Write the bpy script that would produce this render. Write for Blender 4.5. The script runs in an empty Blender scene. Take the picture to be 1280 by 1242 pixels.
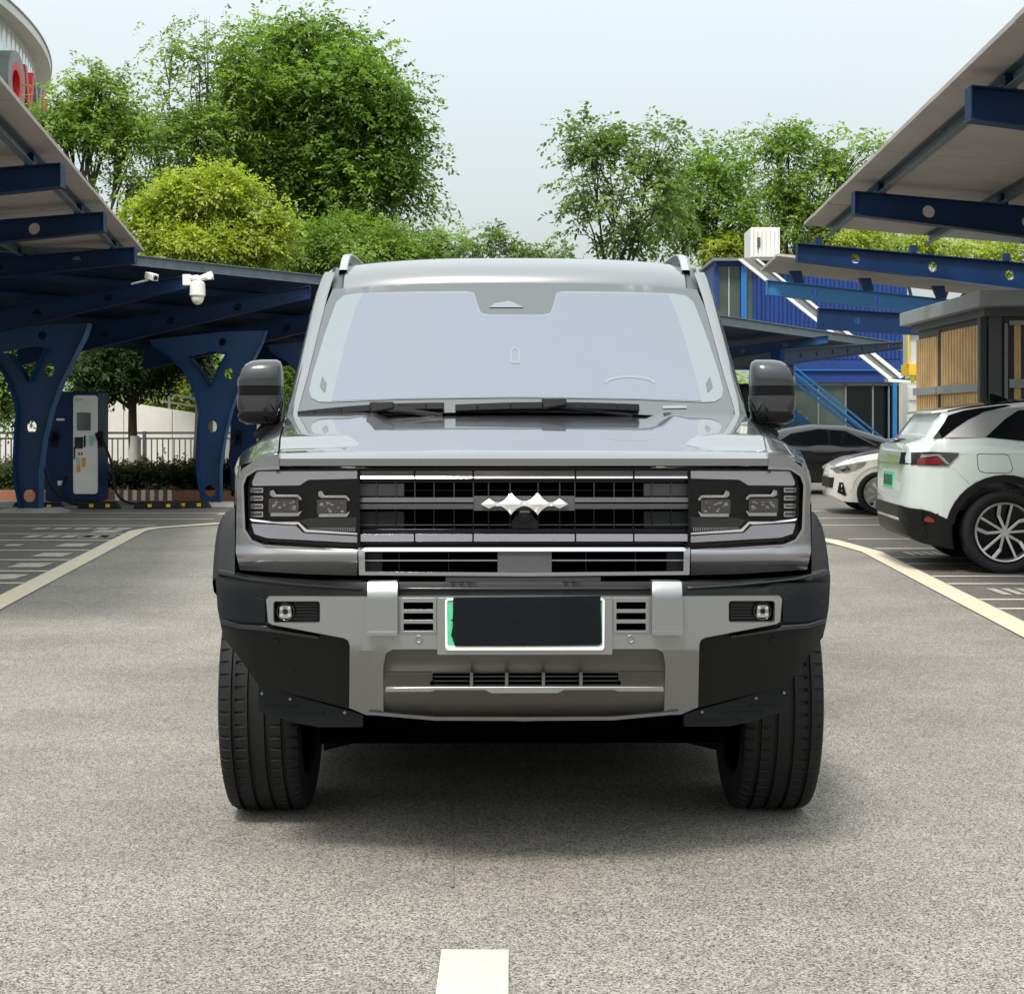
import bpy, bmesh, math, random
import numpy as np
from mathutils import Vector, Matrix, geometry
random.seed(7); rng = np.random.default_rng(11)
SC = bpy.context.scene
COL = SC.collection
R = math.radians
# ------------------------------------------------------------ camera, sky, sun, exposure
cd = bpy.data.cameras.new('camera'); cam = bpy.data.objects.new('camera', cd); COL.objects.link(cam)
cam.location = (0, 0, 1.25); cam.rotation_euler = (R(90), 0, 0)
cd.sensor_fit = 'HORIZONTAL'; cd.sensor_width = 36; cd.lens = 56.25
cd.shift_y = -93 / 1280; cd.clip_start = 0.05; cd.clip_end = 1500
SC.camera = cam
W = bpy.data.worlds.new('World'); SC.world = W; W.use_nodes = True
nt = W.node_tree; nt.nodes.clear()
o_ = nt.nodes.new('ShaderNodeOutputWorld')
sky = nt.nodes.new('ShaderNodeTexSky'); sky.sky_type = 'NISHITA'; sky.sun_disc = False
SUN_EL, SUN_AZ = 58, 200        # degrees; azimuth clockwise from +Y
sky.sun_elevation = R(SUN_EL); sky.sun_rotation = R(SUN_AZ); sky.dust_density = 6; sky.air_density = 1.2
b1 = nt.nodes.new('ShaderNodeBackground'); b1.inputs['Strength'].default_value = 0.05
b2 = nt.nodes.new('ShaderNodeBackground'); b2.inputs['Strength'].default_value = 1.0
nt.links.new(sky.outputs[0], b1.inputs[0])
# overcast veil: luminance rises smoothly towards the zenith all the way round
tc = nt.nodes.new('ShaderNodeTexCoord'); sx = nt.nodes.new('ShaderNodeSeparateXYZ')
nt.links.new(tc.outputs['Generated'], sx.inputs[0])
mr = nt.nodes.new('ShaderNodeMapRange'); nt.links.new(sx.outputs['Z'], mr.inputs['Value'])
mr.inputs['From Min'].default_value = 0; mr.inputs['From Max'].default_value = 1
mr.inputs['To Min'].default_value = 0.375; mr.inputs['To Max'].default_value = 1.45
hz = nt.nodes.new('ShaderNodeTexNoise'); hz.inputs['Scale'].default_value = 2.2; hz.inputs['Detail'].default_value = 4
nt.links.new(tc.outputs['Generated'], hz.inputs['Vector'])
rp = nt.nodes.new('ShaderNodeValToRGB')
rp.color_ramp.elements[0].position = .35; rp.color_ramp.elements[0].color = (.885, .97, .955, 1)
rp.color_ramp.elements[1].position = .68; rp.color_ramp.elements[1].color = (.95, .99, .96, 1)
nt.links.new(hz.outputs['Fac'], rp.inputs[0])
vm = nt.nodes.new('ShaderNodeVectorMath'); vm.operation = 'SCALE'
nt.links.new(rp.outputs[0], vm.inputs[0]); nt.links.new(mr.outputs[0], vm.inputs['Scale'])
nt.links.new(vm.outputs[0], b2.inputs[0])
ad = nt.nodes.new('ShaderNodeAddShader'); nt.links.new(b1.outputs[0], ad.inputs[0]); nt.links.new(b2.outputs[0], ad.inputs[1])
nt.links.new(ad.outputs[0], o_.inputs[0])
sl = bpy.data.lights.new('sun', 'SUN'); sl.energy = 2.7; sl.angle = R(11); sl.color = (1, .96, .88)
so = bpy.data.objects.new('sun', sl); COL.objects.link(so)
sd = Vector((math.sin(R(SUN_AZ)) * math.cos(R(SUN_EL)), math.cos(R(SUN_AZ)) * math.cos(R(SUN_EL)), math.sin(R(SUN_EL))))
so.rotation_euler = sd.to_track_quat('Z', 'Y').to_euler(); so.location = (0, 0, 20)
vs = SC.view_settings; vs.view_transform = 'Standard'; vs.look = 'None'; vs.gamma = 1; vs.exposure = 0.32; vs.use_curve_mapping = False
SC.render.engine = 'CYCLES'
try: SC.cycles.max_bounces = 8; SC.cycles.transparent_max_bounces = 12
except Exception: pass
F = 2000.0
def P(u, v, d):                      # pixel of the photo at depth d metres -> world point
    return ((u - 640) * d / F, d, 1.25 - (v - 528) * d / F)
# ------------------------------------------------------------ materials
MATS = {}
def M(name, col, rough=.5, metal=0, coat=0, var=.0, vscale=5, bump=0, bscale=40, spec=.5, emit=0, coatr=.03, flake=0):
    m = bpy.data.materials.new(name); m.use_nodes = True; n = m.node_tree; p = n.nodes['Principled BSDF']
    p.inputs['Base Color'].default_value = (*col, 1); p.inputs['Roughness'].default_value = rough
    p.inputs['Metallic'].default_value = metal; p.inputs['Coat Weight'].default_value = coat
    p.inputs['Coat Roughness'].default_value = coatr; p.inputs['Specular IOR Level'].default_value = spec
    tcn = n.nodes.new('ShaderNodeTexCoord')
    if var:
        nz = n.nodes.new('ShaderNodeTexNoise'); nz.inputs['Scale'].default_value = vscale; nz.inputs['Detail'].default_value = 7; nz.inputs['Roughness'].default_value = .65
        n.links.new(tcn.outputs['Object'], nz.inputs['Vector'])
        r = n.nodes.new('ShaderNodeValToRGB'); r.color_ramp.elements[0].position = .3; r.color_ramp.elements[1].position = .7
        r.color_ramp.elements[0].color = (*[c * (1 - var) for c in col], 1); r.color_ramp.elements[1].color = (*[min(1, c * (1 + var)) for c in col], 1)
        n.links.new(nz.outputs['Fac'], r.inputs[0]); n.links.new(r.outputs[0], p.inputs['Base Color'])
        mr = n.nodes.new('ShaderNodeMapRange'); mr.inputs['To Min'].default_value = max(0, rough - .08); mr.inputs['To Max'].default_value = min(1, rough + .1)
        n.links.new(nz.outputs['Fac'], mr.inputs['Value']); n.links.new(mr.outputs[0], p.inputs['Roughness'])
    if bump:
        nb = n.nodes.new('ShaderNodeTexNoise'); nb.inputs['Scale'].default_value = bscale; nb.inputs['Detail'].default_value = 5
        n.links.new(tcn.outputs['Object'], nb.inputs['Vector'])
        bp = n.nodes.new('ShaderNodeBump'); bp.inputs['Strength'].default_value = bump; bp.inputs['Distance'].default_value = .01
        n.links.new(nb.outputs['Fac'], bp.inputs['Height']); n.links.new(bp.outputs[0], p.inputs['Normal'])
    if emit:
        p.inputs['Emission Color'].default_value = (*col, 1); p.inputs['Emission Strength'].default_value = emit
    MATS[name] = m; return m
M('paint', (.245, .25, .258), .21, .85, 1.0, var=.04, vscale=900, coatr=.02)
M('paint_dark', (.045, .047, .052), .14, .8, 1.0, coatr=.02)
M('silver', (.292, .302, .306), .34, .85, .0, var=.02, vscale=300)
M('silver_dark', (.105, .10, .092), .45, .35, .1, var=.03, vscale=300)
M('chrome', (.42, .42, .45), .12, 1.0)
M('chrome_bright', (.85, .85, .87), .10, 1.0)
M('badge', (.93, .93, .93), .12, .75)
M('satin_bar', (.42, .42, .49), .22, .85, .3)
M('gloss_black', (.003, .0035, .005), .06, 0, 0, spec=.25)
M('piano_grey', (.016, .018, .021), .15, .1)
M('plastic', (.0065, .0072, .0082), .45, var=.12, vscale=25, bump=.05, bscale=600, spec=.22)
M('plastic_blue', (.004, .0058, .009), .36, var=.15, vscale=10, spec=.25)
M('void', (.0008, .0008, .0008), 1.0, spec=0)
M('lens_black', (.002, .002, .0025), .3, spec=.15)
M('roof_grey', (.30, .32, .32), .5, .2, var=.12, vscale=4)
M('lattice', (.07, .07, .07), .3, .6)
M('rubber', (.008, .009, .0095), .62, var=.2, vscale=18, bump=.15, bscale=200, spec=.3)
M('frit', (.055, .06, .064), .07, 0, 1.0, coatr=.01)
M('glass_sky_tone', (.155, .185, .20), .08, 0, 1.0, coatr=.01)  # pale base colour carries the sky reflected in the glass
M('sky_sheen', (.125, .142, .19), .08, 0, 1.0, var=.02, vscale=.8, coatr=.01)  # lavender colour stands in for sky reflected in the windscreen
M('radar', (.06, .064, .068), .4, var=.08, vscale=40)
M('plate_green', (.08, .50, .27), .35)
M('plate_cover', (.003, .005, .0075), .6, spec=.15, var=.35, vscale=6, bump=.25, bscale=14)
M('blue', (.0012, .021, .078), .45, 0, 0, spec=.3, var=.25, vscale=2.5)  # shade under the carport roofs is put into this darker beam blue
M('blue_column', (.002, .036, .115), .42, var=.25, vscale=2.5, spec=.4)
M('blue_mid', (.008, .07, .20), .42, var=.12, vscale=3)
M('blue_bright', (.015, .14, .33), .42, var=.12, vscale=3)
M('steel_grey', (.16, .20, .23), .45, .5, var=.25, vscale=6)
M('deck_shaded', (.006, .020, .055), .6, var=.3, vscale=3)  # dark base colour holds the shade on the roof underside
M('panel_under', (.42, .39, .36), .62, var=.14, vscale=1.6, bump=.1, bscale=8)
M('panel_top', (.10, .11, .13), .35, var=.1)
M('container_blue', (.004, .034, .18), .6, var=.18, vscale=2)
M('container_light', (.01, .14, .42), .5, var=.1)
M('white_paint', (.76, .76, .73), .45, var=.08, vscale=3)
M('wall_pale', (.66, .65, .60), .8, var=.12, vscale=1.2, bump=.1, bscale=20)
M('concrete', (.30, .28, .26), .85, var=.2, vscale=3, bump=.2, bscale=30)
M('curb_red', (.30, .13, .07), .8, var=.2, vscale=6)
M('grey_metal', (.20, .21, .21), .45, .3, var=.15, vscale=4)
M('fence_grey', (.07, .075, .08), .5, var=.1)
M('dark_glass', (.004, .006, .007), .06, spec=.35)
M('green_glass', (.06, .085, .07), .15, spec=.4, var=.3, vscale=.8)
M('glass_pale', (.55, .60, .62), .08, spec=.6)
M('wood', (.60, .38, .17), .6, var=.22, vscale=3, bump=.2, bscale=30)
M('white_car', (.57, .63, .62), .22, .0, 1.0, var=.02)
M('white_car_warm', (.68, .66, .61), .25, 0, 1.0)
M('car_silver', (.42, .43, .44), .35, .6, .3)
M('black_car', (.002, .0025, .004), .25, 0, .5)
M('red_lamp', (.17, .008, .014), .15, 0, 1)
M('lamp_smoke', (.022, .020, .022), .12, 0, 1)
M('lamp_clear', (.34, .35, .33), .12, .5, 1)
M('alloy', (.55, .55, .55), .28, .85)
M('yellow', (.80, .52, .03), .5)
M('orange', (.75, .35, .06), .6)
M('red', (.55, .03, .03), .5)
M('screen', (.09, .12, .12), .15)
M('trunk', (.055, .042, .03), .85, var=.3, vscale=5, bump=.5, bscale=15)
M('trunk_lime', (.55, .53, .48), .85, var=.2, vscale=5, bump=.4, bscale=15)
M('sticker', (.35, .6, .55), .5)
M('tar', (.19, .175, .152), .8, var=.3, vscale=20)
M('soil', (.06, .045, .03), .95, var=.3, vscale=3)

def asphalt(name, dark, light, warm=1.0):
    m = bpy.data.materials.new(name); m.use_nodes = True; n = m.node_tree; p = n.nodes['Principled BSDF']; L = n.links.new
    t = n.nodes.new('ShaderNodeTexCoord')
    def nz(s, d, r=.6):
        k = n.nodes.new('ShaderNodeTexNoise'); k.inputs['Scale'].default_value = s; k.inputs['Detail'].default_value = d; k.inputs['Roughness'].default_value = r
        L(t.outputs['Object'], k.inputs['Vector']); return k
    fine = n.nodes.new('ShaderNodeTexVoronoi'); fine.inputs['Scale'].default_value = 230; L(t.outputs['Object'], fine.inputs['Vector'])
    sep = n.nodes.new('ShaderNodeSeparateColor'); L(fine.outputs['Color'], sep.inputs[0])
    r1 = n.nodes.new('ShaderNodeValToRGB'); e = r1.color_ramp.elements
    e[0].position = .05; e[0].color = (*[c * .28 for c in dark], 1); e[1].position = .9; e[1].color = (*light, 1)
    k = e.new(.3); k.color = (*dark, 1); k = e.new(.7); k.color = (*[(a + b) / 2 for a, b in zip(dark, light)], 1)
    L(sep.outputs[0], r1.inputs[0])
    big = nz(.9, 6, .6); mid = nz(9, 5, .7)
    mp = n.nodes.new('ShaderNodeMapping'); mp.inputs['Scale'].default_value = (.5, 3.2, 1); L(t.outputs['Object'], mp.inputs['Vector'])
    st = n.nodes.new('ShaderNodeTexNoise'); st.inputs['Scale'].default_value = 1.6; st.inputs['Detail'].default_value = 6; L(mp.outputs[0], st.inputs['Vector'])
    def scale(prev, src, a, b, lo=.3, hi=.7):
        q = n.nodes.new('ShaderNodeMapRange'); q.inputs['From Min'].default_value = lo; q.inputs['From Max'].default_value = hi
        q.inputs['To Min'].default_value = a; q.inputs['To Max'].default_value = b; L(src.outputs['Fac'], q.inputs['Value'])
        s = n.nodes.new('ShaderNodeVectorMath'); s.operation = 'SCALE'; L(prev, s.inputs[0]); L(q.outputs[0], s.inputs['Scale']); return s.outputs[0]
    c = scale(r1.outputs[0], big, .80, 1.13); c = scale(c, mid, .90, 1.10); c = scale(c, st, .94, 1.05)
    # hairline cracks
    w = nz(2.5, 4); vc = n.nodes.new('ShaderNodeTexVoronoi'); vc.feature = 'DISTANCE_TO_EDGE'; vc.inputs['Scale'].default_value = .16
    mx = n.nodes.new('ShaderNodeMix'); mx.data_type = 'VECTOR'; mx.inputs[0].default_value = .12
    L(t.outputs['Object'], mx.inputs[4]); L(w.outputs['Color'], mx.inputs[5]); L(mx.outputs[1], vc.inputs['Vector'])
    cr = n.nodes.new('ShaderNodeMapRange'); cr.inputs['From Min'].default_value = .0005; cr.inputs['From Max'].default_value = .0016
    cr.inputs['To Min'].default_value = .86; cr.inputs['To Max'].default_value = 1; L(vc.outputs['Distance'], cr.inputs['Value'])
    s = n.nodes.new('ShaderNodeVectorMath'); s.operation = 'SCALE'; L(c, s.inputs[0]); L(cr.outputs[0], s.inputs['Scale'])
    L(s.outputs[0], p.inputs['Base Color']); p.inputs['Roughness'].default_value = .82; p.inputs['Specular IOR Level'].default_value = .35
    bp = n.nodes.new('ShaderNodeBump'); bp.inputs['Strength'].default_value = .3; bp.inputs['Distance'].default_value = .002
    L(fine.outputs['Distance'], bp.inputs['Height']); L(bp.outputs[0], p.inputs['Normal'])
    MATS[name] = m
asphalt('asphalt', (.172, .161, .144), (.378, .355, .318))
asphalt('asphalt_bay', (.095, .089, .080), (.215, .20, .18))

def road_paint(name, col, wear):
    m = bpy.data.materials.new(name); m.use_nodes = True; n = m.node_tree; p = n.nodes['Principled BSDF']; L = n.links.new
    t = n.nodes.new('ShaderNodeTexCoord')
    k = n.nodes.new('ShaderNodeTexNoise'); k.inputs['Scale'].default_value = 14; k.inputs['Detail'].default_value = 8; k.inputs['Roughness'].default_value = .75
    L(t.outputs['Object'], k.inputs['Vector'])
    f = n.nodes.new('ShaderNodeTexVoronoi'); f.inputs['Scale'].default_value = 130; L(t.outputs['Object'], f.inputs['Vector'])
    a = n.nodes.new('ShaderNodeMath'); a.operation = 'MULTIPLY_ADD'; a.inputs[1].default_value = .22; L(f.outputs['Distance'], a.inputs[0]); L(k.outputs['Fac'], a.inputs[2])
    r = n.nodes.new('ShaderNodeValToRGB'); e = r.color_ramp.elements
    e[0].position = wear - .03; e[0].color = (.16, .15, .135, 1); e[1].position = wear + .04; e[1].color = (*[c * .86 for c in col], 1)
    q = e.new(.75); q.color = (*col, 1)
    L(a.outputs[0], r.inputs[0]); L(r.outputs[0], p.inputs['Base Color']); p.inputs['Roughness'].default_value = .7
    bp = n.nodes.new('ShaderNodeBump'); bp.inputs['Strength'].default_value = .3; bp.inputs['Distance'].default_value = .003
    L(f.outputs['Distance'], bp.inputs['Height']); L(bp.outputs[0], p.inputs['Normal'])
    MATS[name] = m
road_paint('line_cream', (.64, .575, .44), .41)
road_paint('line_white', (.60, .57, .50), .38)
road_paint('line_worn', (.46, .43, .38), .50)

def leafmat(name, a, b, trans=.35):
    m = bpy.data.materials.new(name); m.use_nodes = True; n = m.node_tree; L = n.links.new
    p = n.nodes['Principled BSDF']; o = n.nodes['Material Output']
    at = n.nodes.new('ShaderNodeAttribute'); at.attribute_name = 'tint'
    r = n.nodes.new('ShaderNodeValToRGB'); e = r.color_ramp.elements; e[0].color = (*a, 1); e[1].color = (*b, 1); e[0].position = .05; e[1].position = .95
    L(at.outputs['Fac'], r.inputs[0]); L(r.outputs[0], p.inputs['Base Color']); p.inputs['Roughness'].default_value = .5; p.inputs['Specular IOR Level'].default_value = .35
    tr = n.nodes.new('ShaderNodeBsdfTranslucent'); g = n.nodes.new('ShaderNodeVectorMath'); g.operation = 'MULTIPLY'; g.inputs[1].default_value = (1.5, 1.7, .6)
    L(r.outputs[0], g.inputs[0]); L(g.outputs[0], tr.inputs['Color'])
    x = n.nodes.new('ShaderNodeMixShader'); x.inputs[0].default_value = trans; L(p.outputs[0], x.inputs[1]); L(tr.outputs[0], x.inputs[2]); L(x.outputs[0], o.inputs['Surface'])
    MATS[name] = m
leafmat('leaf_dark', (.055, .12, .02), (.22, .34, .06), .38)
leafmat('leaf_mid', (.085, .16, .03), (.27, .38, .085), .38)
leafmat('leaf_lime', (.20, .27, .03), (.46, .50, .09), .38)
leafmat('leaf_sparse', (.07, .13, .04), (.19, .27, .08))
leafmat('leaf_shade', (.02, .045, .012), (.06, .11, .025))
leafmat('hedge_leaf', (.02, .04, .01), (.07, .10, .03), .25)

def clearcover(name, f0, tintv=(1, 1, 1)):
    m = bpy.data.materials.new(name); m.use_nodes = True; n = m.node_tree; L = n.links.new; n.nodes.remove(n.nodes['Principled BSDF'])
    o = n.nodes['Material Output']; t = n.nodes.new('ShaderNodeBsdfTransparent'); t.inputs[0].default_value = (*tintv, 1)
    g = n.nodes.new('ShaderNodeBsdfGlossy'); g.inputs['Roughness'].default_value = .02
    f = n.nodes.new('ShaderNodeFresnel'); f.inputs['IOR'].default_value = f0
    x = n.nodes.new('ShaderNodeMixShader'); L(f.outputs[0], x.inputs[0]); L(t.outputs[0], x.inputs[1]); L(g.outputs[0], x.inputs[2]); L(x.outputs[0], o.inputs[0])
    MATS[name] = m
clearcover('clear_cover', 1.22)

# ------------------------------------------------------------ geometry helpers
def ob(name, me, mat=None, parent=None, loc=None):
    o = bpy.data.objects.new(name, me); COL.objects.link(o)
    if mat and me and not me.materials: me.materials.append(MATS[mat])
    if parent: o.parent = parent
    if loc: o.location = loc
    return o
def thing(name, label, cat, loc=(0, 0, 0), rz=0, group=None):
    o = bpy.data.objects.new(name, None); COL.objects.link(o); o.location = loc; o.rotation_euler = (0, 0, rz); o.empty_display_size = .2
    return tag(o, label, cat, group)
def tag(o, label=None, cat=None, group=None, kind=None):
    if label: o['label'] = label
    if cat: o['category'] = cat
    if group: o['group'] = group
    if kind: o['kind'] = kind
    return o
def finish(me, smooth=True, ang=35):
    me.validate()
    if smooth:
        me.polygons.foreach_set('use_smooth', [True] * len(me.polygons)); me.set_sharp_from_angle(angle=R(ang))
    me.update(); return me
def bevel(o, w, seg=2, ang=40):
    b = o.modifiers.new('bevel', 'BEVEL'); b.width = w; b.segments = seg; b.limit_method = 'ANGLE'; b.angle_limit = R(ang); b.harden_normals = False
    return o
class MB:
    def __init__(s, base=(0, 0, 0)): s.v = []; s.f = []; s.b = Vector(base)
    def add(s, vs, fs):
        k = len(s.v); s.v += [tuple(Vector(p) - s.b) for p in vs]; s.f += [tuple(i + k for i in f) for f in fs]; return s
    def box(s, x0, x1, y0, y1, z0, z1):
        return s.add([(x0, y0, z0), (x1, y0, z0), (x1, y1, z0), (x0, y1, z0), (x0, y0, z1), (x1, y0, z1), (x1, y1, z1), (x0, y1, z1)],
                     [(0, 3, 2, 1), (4, 5, 6, 7), (0, 1, 5, 4), (1, 2, 6, 5), (2, 3, 7, 6), (3, 0, 4, 7)])
    def hexa(s, p):      # 8 points: bottom 4, top 4
        return s.add(p, [(0, 3, 2, 1), (4, 5, 6, 7), (0, 1, 5, 4), (1, 2, 6, 5), (2, 3, 7, 6), (3, 0, 4, 7)])
    def bar(s, a, b, w, h, up=(0, 0, 1), w2=None, h2=None):     # box bar from a to b, w sideways, h along up
        a = Vector(a); b = Vector(b); d = (b - a).normalized(); up = Vector(up); sd = d.cross(up).normalized(); up = sd.cross(d).normalized()
        w2 = w2 or w; h2 = h2 or h
        q = []
        for c, ww, hh in ((a, w, h), (b, w2, h2)):
            q.append([c - sd * ww / 2 - up * hh / 2, c + sd * ww / 2 - up * hh / 2, c + sd * ww / 2 + up * hh / 2, c - sd * ww / 2 + up * hh / 2])
        p = q[0] + q[1]
        return s.add(p, [(0, 1, 2, 3), (7, 6, 5, 4), (0, 4, 5, 1), (1, 5, 6, 2), (2, 6, 7, 3), (3, 7, 4, 0)])
    def tube(s, pts, r, n=8, cap=True):
        pts = [Vector(p) for p in pts]; rs = r if isinstance(r, (list, tuple)) else [r] * len(pts); vs = []; fs = []
        up = Vector((0, 0, 1))
        for i, p in enumerate(pts):
            d = (pts[min(i + 1, len(pts) - 1)] - pts[max(i - 1, 0)]).normalized()
            a = d.cross(up) if abs(d.z) < .95 else d.cross(Vector((1, 0, 0))); a.normalize(); b = d.cross(a)
            for k in range(n):
                t = 2 * math.pi * k / n; vs.append(p + (a * math.cos(t) + b * math.sin(t)) * rs[i])
        for i in range(len(pts) - 1):
            for k in range(n):
                fs.append((i * n + k, i * n + (k + 1) % n, (i + 1) * n + (k + 1) % n, (i + 1) * n + k))
        if cap: fs.append(tuple(range(n))[::-1]); fs.append(tuple((len(pts) - 1) * n + k for k in range(n)))
        return s.add(vs, fs)
    def grid(s, rows, close=False):      # rows of points
        n = len(rows[0]); vs = [p for r in rows for p in r]; fs = []
        for i in range(len(rows) - 1):
            for k in range(n - (0 if close else 1)):
                fs.append((i * n + k, i * n + (k + 1) % n, (i + 1) * n + (k + 1) % n, (i + 1) * n + k))
        return s.add(vs, fs)
    def disc(s, c, ax, r, t, n=24, r2=None):   # short cylinder along axis ax
        c = Vector(c); ax = Vector(ax).normalized(); return s.tube([c, c + ax * t], [r, r2 or r], n)
    def build(s, name, mat, parent=None, smooth=True, ang=35, fixn=True):
        me = bpy.data.meshes.new(name); me.from_pydata(s.v, [], s.f)
        if fixn:
            bm = bmesh.new(); bm.from_mesh(me); bmesh.ops.recalc_face_normals(bm, faces=bm.faces); bm.to_mesh(me); bm.free()
        finish(me, smooth, ang); return ob(name, me, mat, parent)
def pip(p, poly):
    x, y = p; c = False; j = len(poly) - 1
    for i in range(len(poly)):
        xi, yi = poly[i]; xj, yj = poly[j]
        if (yi > y) != (yj > y) and x < (xj - xi) * (y - yi) / (yj - yi) + xi: c = not c
        j = i
    return c
def resample(poly, step):
    out = []
    for i in range(len(poly)):
        a = poly[i]; b = poly[(i + 1) % len(poly)]; L = math.hypot(b[0] - a[0], b[1] - a[1]); n = max(1, int(math.ceil(L / step)))
        out += [(a[0] + (b[0] - a[0]) * k / n, a[1] + (b[1] - a[1]) * k / n) for k in range(n)]
    return out
def rnd(poly, r, n=4):      # round every corner by r (float or list)
    out = []; N = len(poly)
    for i in range(N):
        p = Vector(poly[i]); a = Vector(poly[i - 1]); b = Vector(poly[(i + 1) % N]); rr = r[i] if isinstance(r, (list, tuple)) else r
        da = (a - p); db = (b - p); rr = min(rr, da.length * .48, db.length * .48)
        if rr <= 0: out.append(tuple(p)); continue
        s = p + da.normalized() * rr; e = p + db.normalized() * rr
        for k in range(n + 1):
            t = k / n; q = s * (1 - t) ** 2 + p * 2 * t * (1 - t) + e * t * t; out.append(tuple(q))
    return out
def circ(cx, cy, r, n=16, ry=None): return [(cx + r * math.cos(2 * math.pi * k / n), cy + (ry or r) * math.sin(2 * math.pi * k / n)) for k in range(n)]
def plate(name, outer, holes, front, back, mat, parent=None, step=0, bev=0, ang=35, grid=True):
    """polygon with holes in 2D, mapped by front() and back() to a solid sheet"""
    O = resample(outer, step) if step else list(outer); H = [resample(h, step) if step else list(h) for h in holes]
    pts = []; edges = []
    for ring in [O] + H:
        k = len(pts); pts += ring; edges += [(k + i, k + (i + 1) % len(ring)) for i in range(len(ring))]
    if step and grid:
        xs = [p[0] for p in O]; ys = [p[1] for p in O]; mnx, mny = min(xs), min(ys); big = [O] + H
        edgep = np.array(pts)
        x = mnx + step / 2
        while x < max(xs):
            y = mny + step / 2
            while y < max(ys):
                if pip((x, y), O) and not any(pip((x, y), h) for h in H):
                    if np.min(np.sum((edgep - (x, y)) ** 2, axis=1)) > (step * .45) ** 2: pts.append((x, y))
                y += step
            x += step
    vo, eo, fo, _, _, _ = geometry.delaunay_2d_cdt([Vector(p) for p in pts], edges, [], 0, 1e-5)
    tris = []
    for f in fo:
        c = ((vo[f[0]][0] + vo[f[1]][0] + vo[f[2]][0]) / 3, (vo[f[0]][1] + vo[f[1]][1] + vo[f[2]][1]) / 3)
        if pip(c, outer) and not any(pip(c, h) for h in holes): tris.append(tuple(f))
    n = len(vo); V = [front(*p) for p in vo] + [back(*p) for p in vo]
    cnt = {}
    for t in tris:
        for a, b in ((t[0], t[1]), (t[1], t[2]), (t[2], t[0])):
            cnt[(a, b)] = 1
    Fc = list(tris) + [(c + n, b + n, a + n) for a, b, c in tris]
    for (a, b) in list(cnt):
        if (b, a) not in cnt: Fc.append((b, a, a + n, b + n))
    me = bpy.data.meshes.new(name); me.from_pydata([tuple(v) for v in V], [], Fc)
    bm = bmesh.new(); bm.from_mesh(me)
    bmesh.ops.delete(bm, geom=[v for v in bm.verts if not v.link_faces], context='VERTS')
    bmesh.ops.recalc_face_normals(bm, faces=bm.faces); bm.to_mesh(me); bm.free()
    finish(me, True, ang); o = ob(name, me, mat, parent)
    if bev: bevel(o, bev)
    return o
def fastmesh(name, V, Q, mat, parent=None, tint=None, nrm=None):
    V = np.asarray(V, dtype=np.float32); Q = np.asarray(Q, dtype=np.int32); k = Q.shape[1]
    me = bpy.data.meshes.new(name); me.vertices.add(len(V)); me.vertices.foreach_set('co', V.ravel())
    me.loops.add(Q.size); me.loops.foreach_set('vertex_index', Q.ravel()); me.polygons.add(len(Q))
    me.polygons.foreach_set('loop_start', np.arange(0, Q.size, k, dtype=np.int32)); me.update(calc_edges=True)
    if tint is not None:
        a = me.attributes.new('tint', 'FLOAT', 'POINT'); a.data.foreach_set('value', np.asarray(tint, dtype=np.float32))
    if nrm is not None: me.polygons.foreach_set('use_smooth', np.ones(len(Q), dtype=bool)); me.normals_split_custom_set_from_vertices(nrm)
    return ob(name, me, mat, parent)
def copytree(o, parent=None):
    c = o.copy(); COL.objects.link(c); c.parent = parent
    for ch in o.children: copytree(ch, c)
    return c
# ================================================================ ground
g = MB(); g.add([(-150, -40, 0), (150, -40, 0), (150, 400, 0), (-150, 400, 0)], [(0, 1, 2, 3)]); tag(g.build('ground', 'asphalt', smooth=False), kind='structure')
def xl(y): return -3.55 - .103 * (y - 11.1)          # centre of the left boundary line
def xr(y): return 3.08 + .066 * (y - 9.6)
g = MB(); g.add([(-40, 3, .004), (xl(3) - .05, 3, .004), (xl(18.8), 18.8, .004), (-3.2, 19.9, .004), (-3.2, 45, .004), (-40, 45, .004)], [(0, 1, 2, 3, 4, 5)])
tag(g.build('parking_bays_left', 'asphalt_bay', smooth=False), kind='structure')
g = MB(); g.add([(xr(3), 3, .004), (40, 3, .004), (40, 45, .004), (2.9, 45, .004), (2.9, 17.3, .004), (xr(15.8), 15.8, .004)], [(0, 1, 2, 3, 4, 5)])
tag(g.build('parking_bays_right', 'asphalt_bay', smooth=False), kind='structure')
def line(name, pts, w, mat, z=.008):
    m = MB(); n = len(pts); L = []; Rr = []
    for i, p in enumerate(pts):
        a = Vector(pts[max(i - 1, 0)]); b = Vector(pts[min(i + 1, n - 1)]); d = (b - a).normalized(); s = Vector((-d.y, d.x)) * w / 2
        L.append((p[0] + s.x, p[1] + s.y, z)); Rr.append((p[0] - s.x, p[1] - s.y, z))
    m.grid([L, Rr]); o = m.build(name, mat, smooth=False); tag(o, kind='structure'); return o
line('boundary_line_left', [(xl(3), 3), (xl(11), 11), (xl(18.4), 18.4), (-4.22, 18.9), (-3.66, 19.7), (-3.0, 20.3), (-1.6, 21.2)], .19, 'line_cream')
line('boundary_line_right', [(xr(3), 3), (xr(9.6), 9.6), (xr(12), 12.05), (xr(15.4), 15.4), (3.36, 16.9), (3.15, 17.6)], .19, 'line_cream')
line('centre_dash', [(-.087, 2.0), (-.087, 3.775)], .158, 'line_cream')
line('centre_dash', [(-.02, 8.5), (-.02, 10.3)], .158, 'line_cream')
ys = [12.4, 13.4, 14.5, 15.6, 16.9, 17.9]
for y in ys: line('bay_line', [(xl(y) - .1, y), (xl(y) - 5.4, y - .0)], .085, 'line_white')
for y in (19.3, 20.6, 22.0, 23.6): line('bay_line', [(-4.4 + (y - 19) * .35, y), (-9.5, y + .1)], .08, 'line_white')
rl = random.Random(3)
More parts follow.
